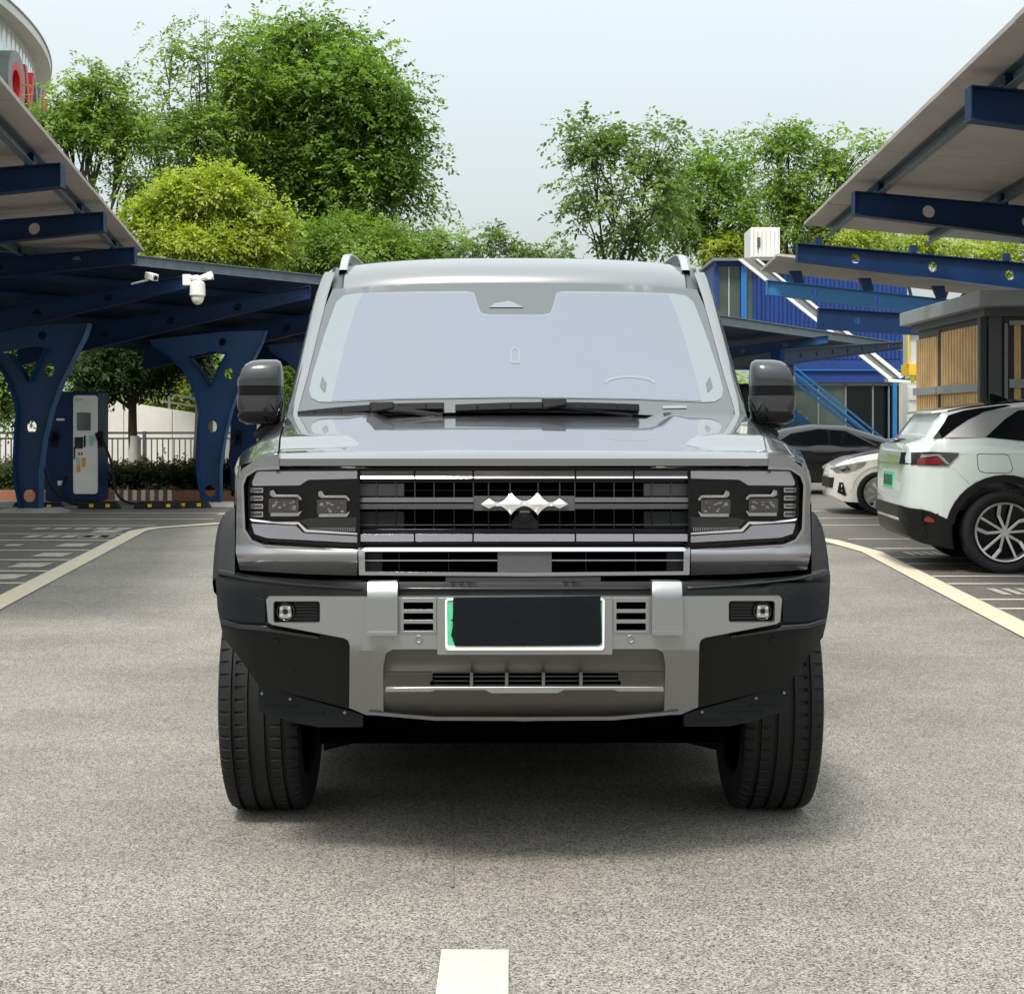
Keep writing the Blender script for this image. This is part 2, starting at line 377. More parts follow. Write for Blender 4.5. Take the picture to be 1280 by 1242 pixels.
for y in (11.7, 12.9, 13.95, 15.05, 16.25, 17.4, 18.3):
    x = xl(y) - .32 - rl.random() * .05; m = MB()
    m.add([(x - .16, y - .2, .0085), (x + .13, y - .2, .0085), (x + .13, y + .2, .0085), (x - .16, y + .2, .0085)], [(0, 1, 2, 3)]); tag(m.build('bay_number_patch', 'line_worn', smooth=False), kind='structure')
for (x, y, w, h) in ((-5.9, 15.2, .9, .3), (-6.1, 16.1, 1.2, .25), (-5.3, 17.3, 1.0, .35), (-6.6, 17.4, .6, .4), (-5.6, 18.6, 1.2, .3), (-4.0, 21.6, 2.2, .35), (-2.9, 22.8, 1.8, .3), (-6.3, 14.1, .5, .3)):
    m = MB()
    for k in range(5):      # worn stencilled characters
        a = x + w * k / 5; m.add([(a, y, .0085), (a + w * .14, y, .0085), (a + w * .14, y + h, .0085), (a, y + h, .0085)], [(0, 1, 2, 3)])
    tag(m.build('worn_lettering', 'line_worn', smooth=False), kind='structure')
for y in (10.7, 11.25, 12.35, 12.95, 14.1, 14.75, 15.8, 17.1, 19.4, 20.8, 22.5):
    line('bay_line', [(xr(min(y, 15.8)) + .1, y), (xr(y) + 6, y)], .075, 'line_white')
for (x, y, w, h) in ((3.75, 15.0, .35, .4), (3.55, 11.55, .42, .45), (3.95, 13.5, .4, .4)):
    m = MB()
    for k in range(4):
        a = x + w * k / 4; m.add([(a, y, .0085), (a + w * .16, y, .0085), (a + w * .16, y + h, .0085), (a, y + h, .0085)], [(0, 1, 2, 3)])
    tag(m.build('worn_lettering', 'line_worn', smooth=False), kind='structure')
rs = random.Random(5); m = MB(); pa = []; pb = []
for k in range(60):
    y = 4.3 + k * .05; x = -.0375 * y + rs.uniform(-.002, .002); w = rs.uniform(.002, .006); pa.append((x - w, y, .0045)); pb.append((x + w, y, .0045))
m.grid([pa, pb]); tag(m.build('tar_seam', 'tar', smooth=False), kind='structure')

# ================================================================ canopies
def beam(name, parent, base, tip, dr, L, h0, h1, slope, mat, holes=True, fw=.14, first=.76):
    """I beam: tip (x,y,ztop), dr unit xy, slope = drop per metre"""
    T = Vector(tip); D = Vector((dr[0], dr[1], 0)); N = Vector((-dr[1], dr[0], 0)); B = Vector(base)
    def f(off): return lambda s, z: tuple(T + D * s + Vector((0, 0, -slope * s - z)) + N * off - B)
    H = []
    if holes:
        s = first
        while s < L - .4: H.append(circ(s, (h0 + (h1 - h0) * s / L) * .5, .062, 16)); s += 1.0
    w = plate(name, [(0, .012), (L, .012), (L, h1 - .012), (0, h0 - .012)], H, f(-.008), f(.008), mat, parent)
    mb = MB(B)
    a = T + Vector((0, 0, -.006)); b = T + D * L + Vector((0, 0, -slope * L - .006)); mb.bar(a, b, fw, .012)
    a = T + Vector((0, 0, -h0 + .006)); b = T + D * L + Vector((0, 0, -slope * L - h1 + .006)); mb.bar(a, b, fw, .012)
    mb.bar(T + D * .004 + Vector((0, 0, -.012)), T + D * .004 + Vector((0, 0, -h0 + .012)), fw * .98, .008, up=D)
    o = mb.build('flange', mat, w, smooth=False); return w
def channel(name, parent, base, a, b, mat, w=.06, h=.11):
    mb = MB(base); a = Vector(a); b = Vector(b)
    mb.bar(a, b, .006, h); mb.bar(a + Vector((w / 2, 0, -h / 2)), b + Vector((w / 2, 0, -h / 2)), w, .006); mb.bar(a + Vector((w / 2, 0, h / 2)), b + Vector((w / 2, 0, h / 2)), w, .006)
    return mb.build(name, mat, parent, smooth=False)
def side_canopy(name, label, sg, ex, etop, tipx, beams, y0, y1, slope, h0, h1, Lp, sheet=1.15, matb='blue', fw=.15):
    """ex(y),tipx(y): distance of eave and beam tips from the axis; sg side; etop: z of panel underside at the eave"""
    ym = beams[len(beams) // 2][0]; base = (sg * ex(ym), ym, 0); c = thing(name, label, 'canopy', base, 0, 'steel carports round the car park'); B = Vector(base)
    for i, (y, mt) in enumerate(beams):
        x = sg * tipx(y); zt = etop - .12
        beam('beam', c, base, (x, y, zt), (sg, .02), Lp - .6, h0, h1, slope, mt, first=.76, fw=fw)
        xc = x + sg * 3.6
        mb = MB(base); mb.tube([(xc, y, 0), (xc + .02, y, 1.6), (xc, y, zt - 3.6 * slope - h0)], [.16, .13, .22], 12); mb.build('column', 'blue', c)
        for q in (0.28, 1.5, 2.7, 3.9):      # brackets between beam and sheet
            mb = MB(base); z = zt - slope * q; mb.box(*sorted((x + sg * q - .04, x + sg * q + .04)), y - .05, y + .05, z, z + .10 - slope * 0); mb.build('bracket', 'blue', c)
    for q in (.30, 1.50, 2.70, 3.90):
        ya, yb = y0 + .1, y1 - .1
        a = (sg * (tipx(ya) + q), ya, etop - .062 - slope * q); b = (sg * (tipx(yb) + q), yb, etop - .062 - slope * q)
        channel('purlin', c, base, a, b, 'steel_grey', w=-.07 * sg if sg > 0 else .07)
    y = y0
    while y < y1 - .2:
        ye = min(y + sheet - .008, y1)
        mb = MB(base); v = []
        dz = random.uniform(-.003, .003)
        for z in (0, .035):
            v += [(sg * ex(y), y, etop + z + dz), (sg * ex(ye), ye, etop + z + dz), (sg * (ex(ye) + Lp), ye, etop + z + dz - slope * Lp), (sg * (ex(y) + Lp), y, etop + z + dz - slope * Lp)]
        mb.hexa(v); mb.build('roof_sheet', 'panel_under', c, smooth=False); y += sheet
    return c
cl_ = side_canopy('carport_canopy', 'nearer left carport roof, pale sheets on blue beams running back from the left edge', -1,
                  lambda y: 1.98 + .14 * y, 3.60, lambda y: 1.94 + .14 * y, [(10.5, 'blue'), (13.8, 'blue'), (17.0, 'blue'), (20.4, 'blue')], 8.2, 22.1, .075, .205, .34, 5.2)
cr_ = side_canopy('carport_canopy', 'nearer right carport roof with pale underside and blue beams pierced by round holes', 1,
                  lambda y: 2.51 + .055 * y, 3.675, lambda y: 2.53 + .055 * y, [(11.0, 'blue'), (16.0, 'blue'), (20.6, 'blue')], 7.4, 19.7, .085, .235, .42, 5.6)
# last beam of the right canopy stands just past the sheet; second right canopy behind
c2 = thing('carport_canopy', 'second right carport behind the first, pale sloping sheet on a light blue beam', 'canopy', (5.5, 26, 0), 0, 'steel carports round the car park'); B2 = (5.5, 26, 0)
beam('beam', c2, B2, (4.10, 25.8, 3.545), (1, .03), 3.9, .235, .30, .105, 'blue_bright', first=.80)
beam('beam', c2, B2, P(1022, 385, 32), (1, .03), 4.4, .42, .42, .06, 'blue', first=.80)
for i, q in enumerate((.5, 1.62, 2.8)):
    mb = MB(B2); x = 4.1 + q; z = 3.545 - .105 * q; mb.hexa([(x - .05, 25.75, z), (x + .10, 25.75, z), (x + .10, 25.85, z), (x - .05, 25.85, z), (x - .14, 25.75, z + .20), (x + .06, 25.75, z + .20), (x + .06, 25.85, z + .20), (x - .14, 25.85, z + .20)]); mb.build('bracket', 'blue', c2)
for k in range(4):
    x0 = 4.18 + k * 1.1; x1 = x0 + 1.092; mb = MB(B2); v = []
    for z in (0, .04):
        for (x, y, dz) in ((x0, 25.2, .20), (x1, 25.2, .20), (x1, 26.9, .12), (x0, 26.9, .12)): v.append((x, y, 3.70 + dz - .11 * (x - 4.1) + z - .02))
    mb.hexa(v); mb.build('roof_sheet', 'panel_under', c2, smooth=False)
for x, y in ((7.6, 25.9), (10.2, 32)):
    mb = MB(B2); mb.tube([(x, y, 0), (x, y, 3.0)], .13, 12); mb.build('column', 'blue', c2)

# back-left canopy with its forked columns
E = Vector((-4.95, 22.0, 3.47)); EV = Vector((1.5, 1.7, -.03)); cb = thing('carport_canopy', 'dark blue carport across the back left on curved forked columns', 'canopy', (-5.6, 23, 0), 0, 'steel carports round the car park'); BB = (-5.6, 23, 0)
SL = .18
for k in range(-1, 5):
    a = E + EV * (k - .02); b = E + EV * (k + .97)
    mb = MB(BB); v = []
    for z in (0, .05):
        v += [tuple(a + Vector((0, 0, z))), tuple(b + Vector((0, 0, z))), tuple(b + Vector((-5.2, 0, -5.2 * SL + z))), tuple(a + Vector((-5.2, 0, -5.2 * SL + z)))]
    mb.hexa(v); mb.build('roof_sheet', 'deck_shaded', cb, smooth=False)
mb = MB(BB); a = E + EV * -1.05 + Vector((.03, -.03, -.03)); b = E + EV * 4 + Vector((.03, -.03, -.03)); mb.bar(a, b, .012, .13); mb.bar(a + Vector((.0, -.03, .07)), b + Vector((0, -.03, .07)), .09, .012); mb.bar(a + Vector((.0, -.03, -.06)), b + Vector((0, -.03, -.06)), .07, .012)
mb.build('eave_channel', 'steel_grey', cb, smooth=False)
for q in (1.1, 2.2, 3.3, 4.4):
    a = E + EV * -1 + Vector((-q, 0, -SL * q - .06)); b = E + EV * 4 + Vector((-q, 0, -SL * q - .06)); channel('purlin', cb, BB, a, b, 'blue', h=.10)
colw = [(27, 637), (20, 600), (19, 575), (21, 536), (23, 517), (20, 500), (11, 474), (0, 456), (-16, 440), (-40, 426), (-44, 416), (62, 405), (112, 404), (107, 420), (94, 446), (78, 478), (66, 510), (57, 547), (51, 588), (51, 639)]
crot = [(4, 440), (12, 441), (24, 456), (38, 478), (48, 455), (60, 434), (40, 432)]
hol = [circ(53, 419, 5.5, 14), circ(62, 462, 6, 14, 8), circ(40, 533, 6, 14, 8), circ(37, 619, 7.5, 14, 8)]
def colmap(dx, y0, yb, th):
    return lambda u, v: (((u - 640) * 22.3 / F + dx) - BB[0], y0 + th - BB[1], max(0, 1.25 - (v - 528) * 22.3 / F - .006))
for k in range(0, 4):
    tx, ty = -4.52 + 1.5 * k, 22.3 + 1.7 * k; zt = 3.30 - .0 * k
    beam('beam', cb, BB, (tx, ty, zt), (-1, 0), 4.4, .18, .42, SL, 'blue', first=1.1)
    dx = 2.2 * k if k == 1 else 1.85 * k
    w = plate('column', colw, hol + [crot], colmap(dx, ty, 0, -.01), colmap(dx, ty, 0, .01), 'blue_column', cb)
    mb = MB()
    f = colmap(dx, ty, 0, 0)
    def strip(pts, mat_, nm):
        m_ = MB(); P_ = [Vector(f(*p)) for p in pts]
        m_.grid([[p + Vector((0, y, 0)) for p in P_] for y in (-.13, .13)]); m2 = m_; n = len(P_)
        m2.grid([[p + Vector((.006, y, 0)) for p in P_] for y in (-.13, .13)]); m2.build(nm, mat_, w)
    strip([(112, 404), (107, 420), (94, 446), (78, 478), (66, 510), (57, 547), (51, 588), (51, 639)], 'blue_mid', 'flange')
    strip([(27, 637), (20, 600), (19, 575), (21, 536), (23, 517), (20, 500), (11, 474), (0, 456), (-16, 440), (-40, 426)], 'blue_mid', 'flange')
    strip([(60, 434), (48, 455), (38, 478)], 'blue_mid', 'flange'); strip([(38, 478), (24, 456), (12, 441)], 'blue_mid', 'flange')
    x = (38 - 640) * 22.3 / F + dx
    mb = MB(BB); mb.hexa([(x - .42, ty - .3, .004), (x + .5, ty - .3, .004), (x + .5, ty + .3, .004), (x - .42, ty + .3, .004), (x - .3, ty - .22, .06), (x + .38, ty - .22, .06), (x + .38, ty + .22, .06), (x - .3, ty + .22, .06)])
    mb.build('base_plate', 'concrete', cb)
# back-right canopy
c3 = thing('carport_canopy', 'far carport with thin pale blue-grey eave in front of the blue containers', 'canopy', (7.5, 39, 0), 0, 'steel carports round the car park'); B3 = (7.5, 39, 0)
a = Vector((4.10, 32.6, 3.41)); b = Vector((11.0, 44.9, 3.42)); n5 = 6
for k in range(n5):
    p = a + (b - a) * (k / n5); q = a + (b - a) * ((k + .985) / n5); v = []; mb = MB(B3)
    for z in (0, .06): v += [tuple(p + Vector((0, 0, z))), tuple(q + Vector((0, 0, z))), tuple(q + Vector((-4.6, 1.0, -.62 + z))), tuple(p + Vector((-4.6, 1.0, -.62 + z)))]
    mb.hexa(v); mb.build('roof_sheet', 'deck_shaded', c3, smooth=False)
mb = MB(B3); mb.bar(a + Vector((.02, -.02, -.07)), b + Vector((.02, -.02, -.07)), .02, .17); mb.bar(a + Vector((0, -.06, .03)), b + Vector((0, -.06, .03)), .14, .02); mb.bar(a + Vector((0, -.06, -.15)), b + Vector((0, -.06, -.15)), .12, .02); mb.build('eave_channel', 'steel_grey', c3, smooth=False)
t = Vector(P(1035, 419, 38)); beam('beam', c3, B3, tuple(t), (-1, .1), 4.2, .18, .36, .12, 'blue_mid', first=1.0)
t = Vector(P(972, 437, 36)); q = Vector(P(1136, 426, 43.5)); d = Vector((q.x - t.x, q.y - t.y, 0)); L = d.length; d.normalize()
beam('beam', c3, B3, tuple(t), (d.x, d.y), L, .36, .18, (t.z - q.z) / L, 'blue', first=1.3, fw=.34)
for u, d in ((985, 36.6), (900, 39)):
    x, y, z = P(u, 455, d); mb = MB(B3); mb.tube([(x, y, 0), (x, y, z)], .14, 12); mb.build('column', 'blue', c3)

# ================================================================ security cameras
sc = thing('security_camera', 'white dome security camera hanging from the back left carport eave', 'camera', P(247, 345, 21.6)); b = P(247, 345, 21.6); B = Vector(b)
mb = MB(b); mb.box(b[0] - .20, b[0] - .09, b[1] - .03, b[1] + .03, b[2] - .13, b[2] + .02); mb.tube([B + Vector((-.12, 0, -.03)), B + Vector((0, 0, -.02)), B + Vector((.05, 0, -.05))], .035, 10); bevel(mb.build('bracket', 'white_paint', sc), .01)
mb = MB(b); mb.tube([B + Vector((0, 0, -.07)), B + Vector((0, 0, -.10)), B + Vector((0, 0, -.26)), B + Vector((0, 0, -.29))], [.07, .10, .105, .08], 20); h = mb.build('housing', 'white_paint', sc)
mb = MB(b); rows = [[(b[0] + .085 * math.cos(p) * math.cos(t), b[1] + .085 * math.cos(p) * math.sin(t), b[2] - .29 - .10 * math.sin(p)) for t in [2 * math.pi * k / 16 for k in range(16)]] for p in [0, .3, .6, .9, 1.2, 1.5]]; mb.grid(rows, close=True); mb.build('dome', 'white_paint', sc)
mb = MB(b); mb.tube([B + Vector((.04, 0, -.03)), B + Vector((.20, 0, .01))], [.035, .06], 12); mb.disc(B + Vector((.17, -.02, .0)), (0, -1, 0), .05, .06); mb.build('joint', 'white_paint', sc)
x, y, z = P(189, 348, 21.4); sc = thing('security_camera', 'small white bullet camera at the corner where both left carports meet', 'camera', (x, y, z))
mb = MB((x, y, z)); mb.bar((x - .05, y, z + .04), (x + .08, y - .1, z - .0), .10, .09); mb.tube([(x - .05, y + .02, z - .02), (x - .28, y + .05, z - .07)], .015, 8); bevel(mb.build('camera_body', 'white_paint', sc), .01)
mb = MB((x, y, z)); mb.disc((x + .075, y - .098, z - .002), (.13, -.1, -.04), .03, .02, 12); mb.build('lens', 'gloss_black', sc)
x, y, z = P(1141, 440, 34); sc = thing('security_camera', 'white security camera on a thin pole left of the wooden kiosk', 'camera', (x, y, 0))
mb = MB((x, y, 0)); mb.tube([(x, y, 0), (x, y, z)], .04, 8); mb.build('pole', 'yellow', sc)
mb = MB((x, y, 0)); mb.tube([(x - .14, y, z + .28), (x + .05, y, z + .15)], [.05, .12], 10); mb.tube([(x, y, z + .12), (x + .02, y, z - .3), (x + .0, y, z - .42)], [.1, .13, .08], 14); mb.build('camera_body', 'white_paint', sc)

# ================================================================ charging stations
def charger(loc, label, grp):
    c = thing('charging_station', label, 'charger', loc, 0, grp)
    m = MB(); m.box(-.36, .44, 0, .62, .06, 1.72); bevel(m.build('cabinet', 'blue', c), .015)
    m = MB(); m.box(-.30, .40, .06, .56, 0, .06); m.build('plinth', 'grey_metal', c)
    fp = plate('front_panel', rnd([(.07, .17), (.435, .17), (.435, 1.66), (.07, 1.66)], .05), [], lambda a, b: (a, -.03, b), lambda a, b: (a, .01, b), 'white_paint', c, bev=.006)
    m = MB(); m.box(.13, .335, -.038, -.028, 1.13, 1.40); m.build('screen', 'screen', fp)
    m = MB(); m.box(.10, .22, -.045, -.028, .86, 1.03); m.box(.235, .26, -.04, -.028, .88, 1.05); m.build('control_panel', 'gloss_black', fp)
    m = MB(); m.box(.15, .17, -.036, -.028, .76, .80); m.box(.19, .21, -.036, -.028, .76, .80); m.box(.08, .10, -.04, -.028, .70, .88); m.build('button', 'gloss_black', fp)
    for (x0, x1, z0, z1, mt) in ((.12, .18, .50, .60, 'orange'), (.12, .18, .60, .72, 'sticker'), (.20, .26, .50, .58, 'white_paint'), (.20, .26, .58, .72, 'orange'), (.31, .38, .90, 1.05, 'sticker'), (.07, .10, .90, 1.02, 'sticker')):
        m = MB(); m.box(x0, x1, -.034, -.028, z0, z1); m.build('sticker', mt, fp)
    cu = bpy.data.curves.new('txt', 'FONT'); cu.body = 'NCTI'; cu.size = .055; cu.extrude = .001; to = bpy.data.objects.new('t', cu); COL.objects.link(to); bpy.context.view_layer.update()
    me = bpy.data.meshes.new_from_object(to); bpy.data.objects.remove(to); me.transform(Matrix.Translation((.09, -.031, 1.575)) @ Matrix.Rotation(R(90), 4, 'X')); me.materials.clear(); ob('lettering', me, 'grey_metal', fp)
    for k in range(9):
        pass
    m = MB(); m.box(-.17, -.08, -.006, .004, .30, .37); m.build('label_plate', 'white_paint', c)
    m = MB(); m.box(-.19, -.07, -.006, .004, 1.28, 1.31); m.build('label_plate', 'white_paint', c)
    for sgn, hx, pts in ((-1, -.22, [(-.26, -.06, 1.05), (-.33, -.12, .9), (-.36, -.14, .65), (-.28, -.18, .35), (-.10, -.25, .12), (.12, -.35, .03), (.32, -.4, .025)]),
                         (1, .47, [(.50, -.06, 1.05), (.58, -.12, .88), (.68, -.16, .70), (.72, -.18, .45), (.74, -.2, .25), (.84, -.28, .08), (1.05, -.35, .03), (1.25, -.4, .03)])):
        m = MB(); m.tube([(hx, -.02, 1.0), (hx - .02 * sgn, -.12, 1.08)], [.045, .03], 10); m.box(hx - .05, hx + .05, -.015, .06, .88, 1.12); g_ = m.build('connector', 'plastic', c)
        cu = bpy.data.curves.new('cable', 'CURVE'); cu.dimensions = '3D'; sp = cu.splines.new('NURBS'); sp.points.add(len(pts) - 1); sp.use_endpoint_u = True; sp.order_u = 4
        for i, p in enumerate(pts): sp.points[i].co = (*p, 1)
        cu.bevel_depth = .019; cu.bevel_resolution = 2; cu.resolution_u = 5; to = bpy.data.objects.new('c', cu); COL.objects.link(to); bpy.context.view_layer.update()
        me = bpy.data.meshes.new_from_object(to); bpy.data.objects.remove(to); me.materials.clear(); finish(me); ob('cable', me, 'plastic', c)
    m = MB(); pts = [(-.05, -.02, .45), (-.1, -.1, .2), (.05, -.2, .08), (.30, -.3, .03), (.6, -.34, .03)]; m.tube(pts, .018, 8); m.build('cable', 'plastic', c)
    return c
charger((-6.70, 24.2, .0), 'white fronted blue charging station beside the leftmost curved column', 'charging stations under the left carports')
charger((-4.15, 25.6, .0), 'charging station half hidden behind the left mirror of the grey SUV', 'charging stations under the left carports')
# wheel stops and kerb
for i, (u, v, w, l) in enumerate(((48, 637, .75, 'dark wheel stop with yellow patches at the foot of the leftmost column'), (124, 636, .62, 'dark wheel stop with yellow patches in front of the charger'), (198, 636, .7, 'dark wheel stop just right of the charger cables'), (238, 635, .6, 'dark wheel stop nearest the second curved column'))):
    y = 2500 / (v - 528); x = (u - 640) * y / F; c = thing('wheel_stop', l, 'wheel stop', (x, y, 0), 0, 'wheel stops below the left carport')
    m = MB(); m.hexa([(-w / 2, -.08, .008), (w / 2, -.08, .008), (w / 2, .08, .008), (-w / 2, .08, .008), (-w / 2 + .05, -.04, .11), (w / 2 - .05, -.04, .11), (w / 2 - .05, .04, .11), (-w / 2 + .05, .04, .11)]); bevel(m.build('rubber_block', 'rubber', c), .01)
    for q in (-.10, .14):
        m = MB(); m.box(q * w * 1.6 - .025, q * w * 1.6 + .03, -.083, -.05, .03, .075); m.build('reflector', 'yellow', c)
m = MB((-5, 26, 0)); m.box(-9, -2.4, 25.6, 25.8, 0, .16); k = tag(m.build('planter_kerb', 'curb_red', smooth=False), kind='structure'); k.location = (-5, 26, 0)
for i in range(7):
    x = -6.35 + i * .14; m = MB(); m.box(0, .065, -.012, 0, .0, .17); o = m.build('kerb_stripe', 'white_paint', k, smooth=False); o.location = (x + 5, 25.6 - 26, 0)
m = MB(); m.add([(-14, 25.8, .10), (-2.4, 25.8, .10), (-2.4, 34, .12), (-14, 34, .12)], [(0, 1, 2, 3)]); tag(m.build('planting_soil', 'soil', smooth=False), kind='structure')
# fence
fb = (-6, 30.5, 0); fn = thing('railing_fence', 'grey steel railing fence behind the hedge in front of the pale wall', 'fence', fb)
fy = 30.5; zt = 1.25 - (541 - 528) * fy / F; zm = 1.25 - (548 - 528) * fy / F; zb = .28
for (z, h) in ((zt, .045), (zm, .035), (zb, .035)):
    m = MB(fb); m.box(-12, -1.5, fy - .02, fy + .02, z - h / 2, z + h / 2); m.build('rail', 'fence_grey', fn, smooth=False)
m = MB(); m.box(-.011, .011, -.011, .011, zb + .018, zm - .018); bo = m.build('baluster', 'fence_grey', fn, smooth=False); n = 0; x = -11.9
while x < -1.6:
    o = bo if n == 0 else bo.copy()
    if n: COL.objects.link(o)
    o.location = (x + 6, 0, 0); x += .107; n += 1
m = MB(); m.box(-.03, .03, -.03, .03, 0, zt + .03); po = m.build('post', 'fence_grey', fn, smooth=False)
for i, x in enumerate((-10.4, -9.15, -7.0, -5.7, -4.4, -3.1, -1.8)):
    o = po if i == 0 else po.copy()
    if i: COL.objects.link(o)
    o.location = (x + 6, -.03, 0)
# pale ramp wall
wy = 33.0; wb = (-7, wy, 0); wl = thing('ramp_wall', 'pale panelled ramp wall sloping down to the right behind the left fence', 'wall', wb)
for k in range(13):
    x0 = -14 + k * 1.0; x1 = x0 + .985
    def top(x): u = 640 + x * F / wy; return 1.25 + (528 - (488 + max(0, u - 60) * .155)) * wy / F
    m = MB(wb); m.hexa([(x0, wy, 0), (x1, wy, 0), (x1, wy + .3, 0), (x0, wy + .3, 0), (x0, wy, top(x0)), (x1, wy, top(x1)), (x1, wy + .3, top(x1)), (x0, wy + .3, top(x0))]); m.build('panel', 'wall_pale', wl, smooth=False)
m = MB(wb); pts = [(x, wy + .15, top(x) + .30) for x in (-12, -9, -6, -3, -1)]
for a, b in zip(pts, pts[1:]): m.bar(a, b, .05, .05); m.bar((a[0], a[1], a[2] - .16), (b[0], b[1], b[2] - .16), .04, .04)
for x in [-11 + 1.3 * k for k in range(8)]: m.bar((x, wy + .15, top(x)), (x, wy + .15, top(x) + .33), .05, .05, up=(0, 1, 0))
m.build('guard_rail', 'grey_metal', wl, smooth=False)

# ================================================================ blue container building
D = 50.0; cbd = (9.5, D, 0); cn = thing('container_building', 'two-storey blue shipping container building with glass front and outside stair', 'building', cbd)
def X(u, d=D): return (u - 640) * d / F
def Z(v, d=D): return 1.25 - (v - 528) * d / F
def cbx(name, u0, u1, v1, v0, y0, y1, mat, parent=cn, d=D, bev=0):
    m = MB(cbd); m.box(X(u0, d), X(u1, d), y0, y1, max(.0, Z(v1, d)), max(.04, Z(v0, d))); o = m.build(name, mat, parent, smooth=False)
    if bev: bevel(o, bev)
    return o
up = cbx('upper_container', 942, 1128, 452, 332, D + .05, D + 5, 'container_blue')
m = MB(cbd); x = X(942); zz = [(0, 0), (.08, 0), (.13, .06), (.21, .06), (.27, 0)]      # corrugation
v = []; pr = []
while x < X(1128):
    for a, b in zz[:-1]: pr.append((x + a, D + .04 - b))
    x += .27
m.grid([[(a, b, Z(449)) for a, b in pr], [(a, b, Z(334)) for a, b in pr]]); m.build('corrugated_wall', 'container_blue', up, smooth=False)
cbx('top_rail', 895, 1131, 332, 325, D - .03, D + 5, 'container_blue'); cbx('bottom_rail', 893, 1131, 456, 450, D - .03, D + 5, 'container_blue')
cbx('corner_post', 893, 898, 450, 332, D - .03, D + .1, 'container_blue'); cbx('corner_post', 926, 933, 450, 332, D - .08, D + .1, 'container_light')
cbx('roof_slab', 890, 1000, 327, 323.5, D - .3, D + 5, 'grey_metal')
for u0, u1 in ((898, 912), (912, 926), (933, 942)):
    w = cbx('window', u0 + .3, u1 - .3, 450, 332, D + .06, D + .10, 'green_glass'); cbx('frame', u1 - 1, u1 - .3, 449, 333, D + .03, D + .06, 'white_paint' if u0 == 898 else 'container_blue', w)
cbx('back_wall', 893, 942, 450, 332, D + .2, D + 5, 'container_blue')
cbx('band', 985, 1131, 462, 452, D - .10, D + 4, 'container_blue'); cbx('band', 985, 1131, 476, 463.5, D - .05, D + 4, 'container_blue')
cbx('band_lip', 985, 1131, 463.5, 462, D - .14, D + .0, 'container_light'); cbx('band_lip', 985, 1131, 478, 476, D - .14, D + .0, 'container_blue')
lo = cbx('shop_interior', 900, 1125, 597, 478, D + 1.6, D + 5, 'dark_glass')
for i, (u0, u1) in enumerate(((962, 988), (990, 1022), (1024, 1056), (1058, 1090), (1092, 1110), (1118, 1125))):
    w = cbx('shop_window', u0, u1, 590, 482, D + .02, D + .05, 'green_glass' if i in (1, 2) else 'dark_glass'); cbx('frame', u1, u1 + 2, 590, 480, D - .02, D + .06, 'grey_metal', w)
cbx('window_head', 960, 1126, 482, 478, D - .02, D + .08, 'grey_metal')
cbx('blue_post', 1110.5, 1115.5, 597, 474, D - .6, D - .45, 'blue_bright'); cbx('corner_wall', 1126, 1147, 597, 478, D - .03, D + 4, 'container_blue')
cbx('floor_slab', 900, 1147, 597, 590, D - .1, D + 4, 'concrete')
for u in (978, 984, 990): cbx('roof_bolt', u, u + 2.5, 325, 318, D + .5, D + .6, 'container_blue')
# goods behind the glass
st = thing('outside_stair', 'blue steel stair with twin handrails in front of the glass shop front', 'stair', (10, 47, 0)); SB = (10, 47, 0)
def sbar(name, p, q, w, h, mat, d=46.5, dy=0, par=None):
    m = MB(SB); a = Vector(P(*p, d)) + Vector((0, dy, 0)); b = Vector(P(*q, d)) + Vector((0, dy, 0)); m.bar(a, b, w, h); return m.build(name, mat, par or st, smooth=False)
for dy in (0, 1.0):
    sbar('handrail', (985, 452), (1109, 552), .05, .05, 'blue_bright', dy=dy); sbar('handrail', (980, 460), (1109, 562), .05, .07, 'blue_mid', dy=dy)
    sbar('stringer', (960, 490), (1055, 574), .06, .30, 'blue_mid', dy=dy)
    sbar('newel', (1109, 550), (1109, 600), .05, .05, 'blue_bright', dy=dy) if False else None
for k in range(11):
    u = 962 + k * 9.2; v = 490 + k * 8.1; a = P(u, v, 46.5); m = MB(SB); m.box(a[0] - .02, a[0] + .28, 46.55, 47.45, a[2] - .02, a[2] + .01); m.build('tread', 'grey_metal', st, smooth=False)
m = MB(SB); x = X(1109, 46.5); m.box(x - .04, x + .04, 46.46, 46.54, 0, Z(549, 46.5)); m.box(x - .04, x + .04, 47.46, 47.54, 0, Z(549, 46.5)); m.build('newel_post', 'blue_bright', st, smooth=False)
sr = thing('sloping_stair_roof', 'long white-edged stair roof slanting down to the right across the blue containers', 'roof', (9, 47.6, 0)); RB = (9, 47.6, 0)
def quad(name, pts, d0, th, mat, par, hole=None):
    return plate(name, pts, [hole] if hole else [], lambda u, v: tuple(Vector(P(u, v, d0)) - Vector(RB)), lambda u, v: tuple(Vector(P(u, v, d0)) + Vector((0, th, 0)) - Vector(RB)), mat, par)
quad('roof_sheet', [(922, 324), (946, 324), (1128, 470), (1112, 474)], 47.6, .06, 'grey_metal', sr)
quad('white_edge', [(922, 323.5), (928, 323.5), (1115, 472), (1112, 475)], 47.54, .14, 'white_paint', sr); quad('white_edge', [(944, 323.5), (948, 323.5), (1130, 470), (1126, 473)], 47.54, .14, 'white_paint', sr)
quad('end_flashing', [(1110, 473), (1150, 477), (1149, 479.5), (1111, 477)], 47.5, .5, 'white_paint', sr)
wt = thing('rooftop_unit', 'white ribbed rooftop box standing above the blue containers', 'rooftop box', (8.1, 52, Z(323, 52)));
m = MB((8.1, 52, Z(323, 52))); m.box(X(936, 52), X(971, 52), 51.4, 53, Z(324, 52), Z(287, 52)); m.build('casing', 'wall_pale', wt, smooth=False)
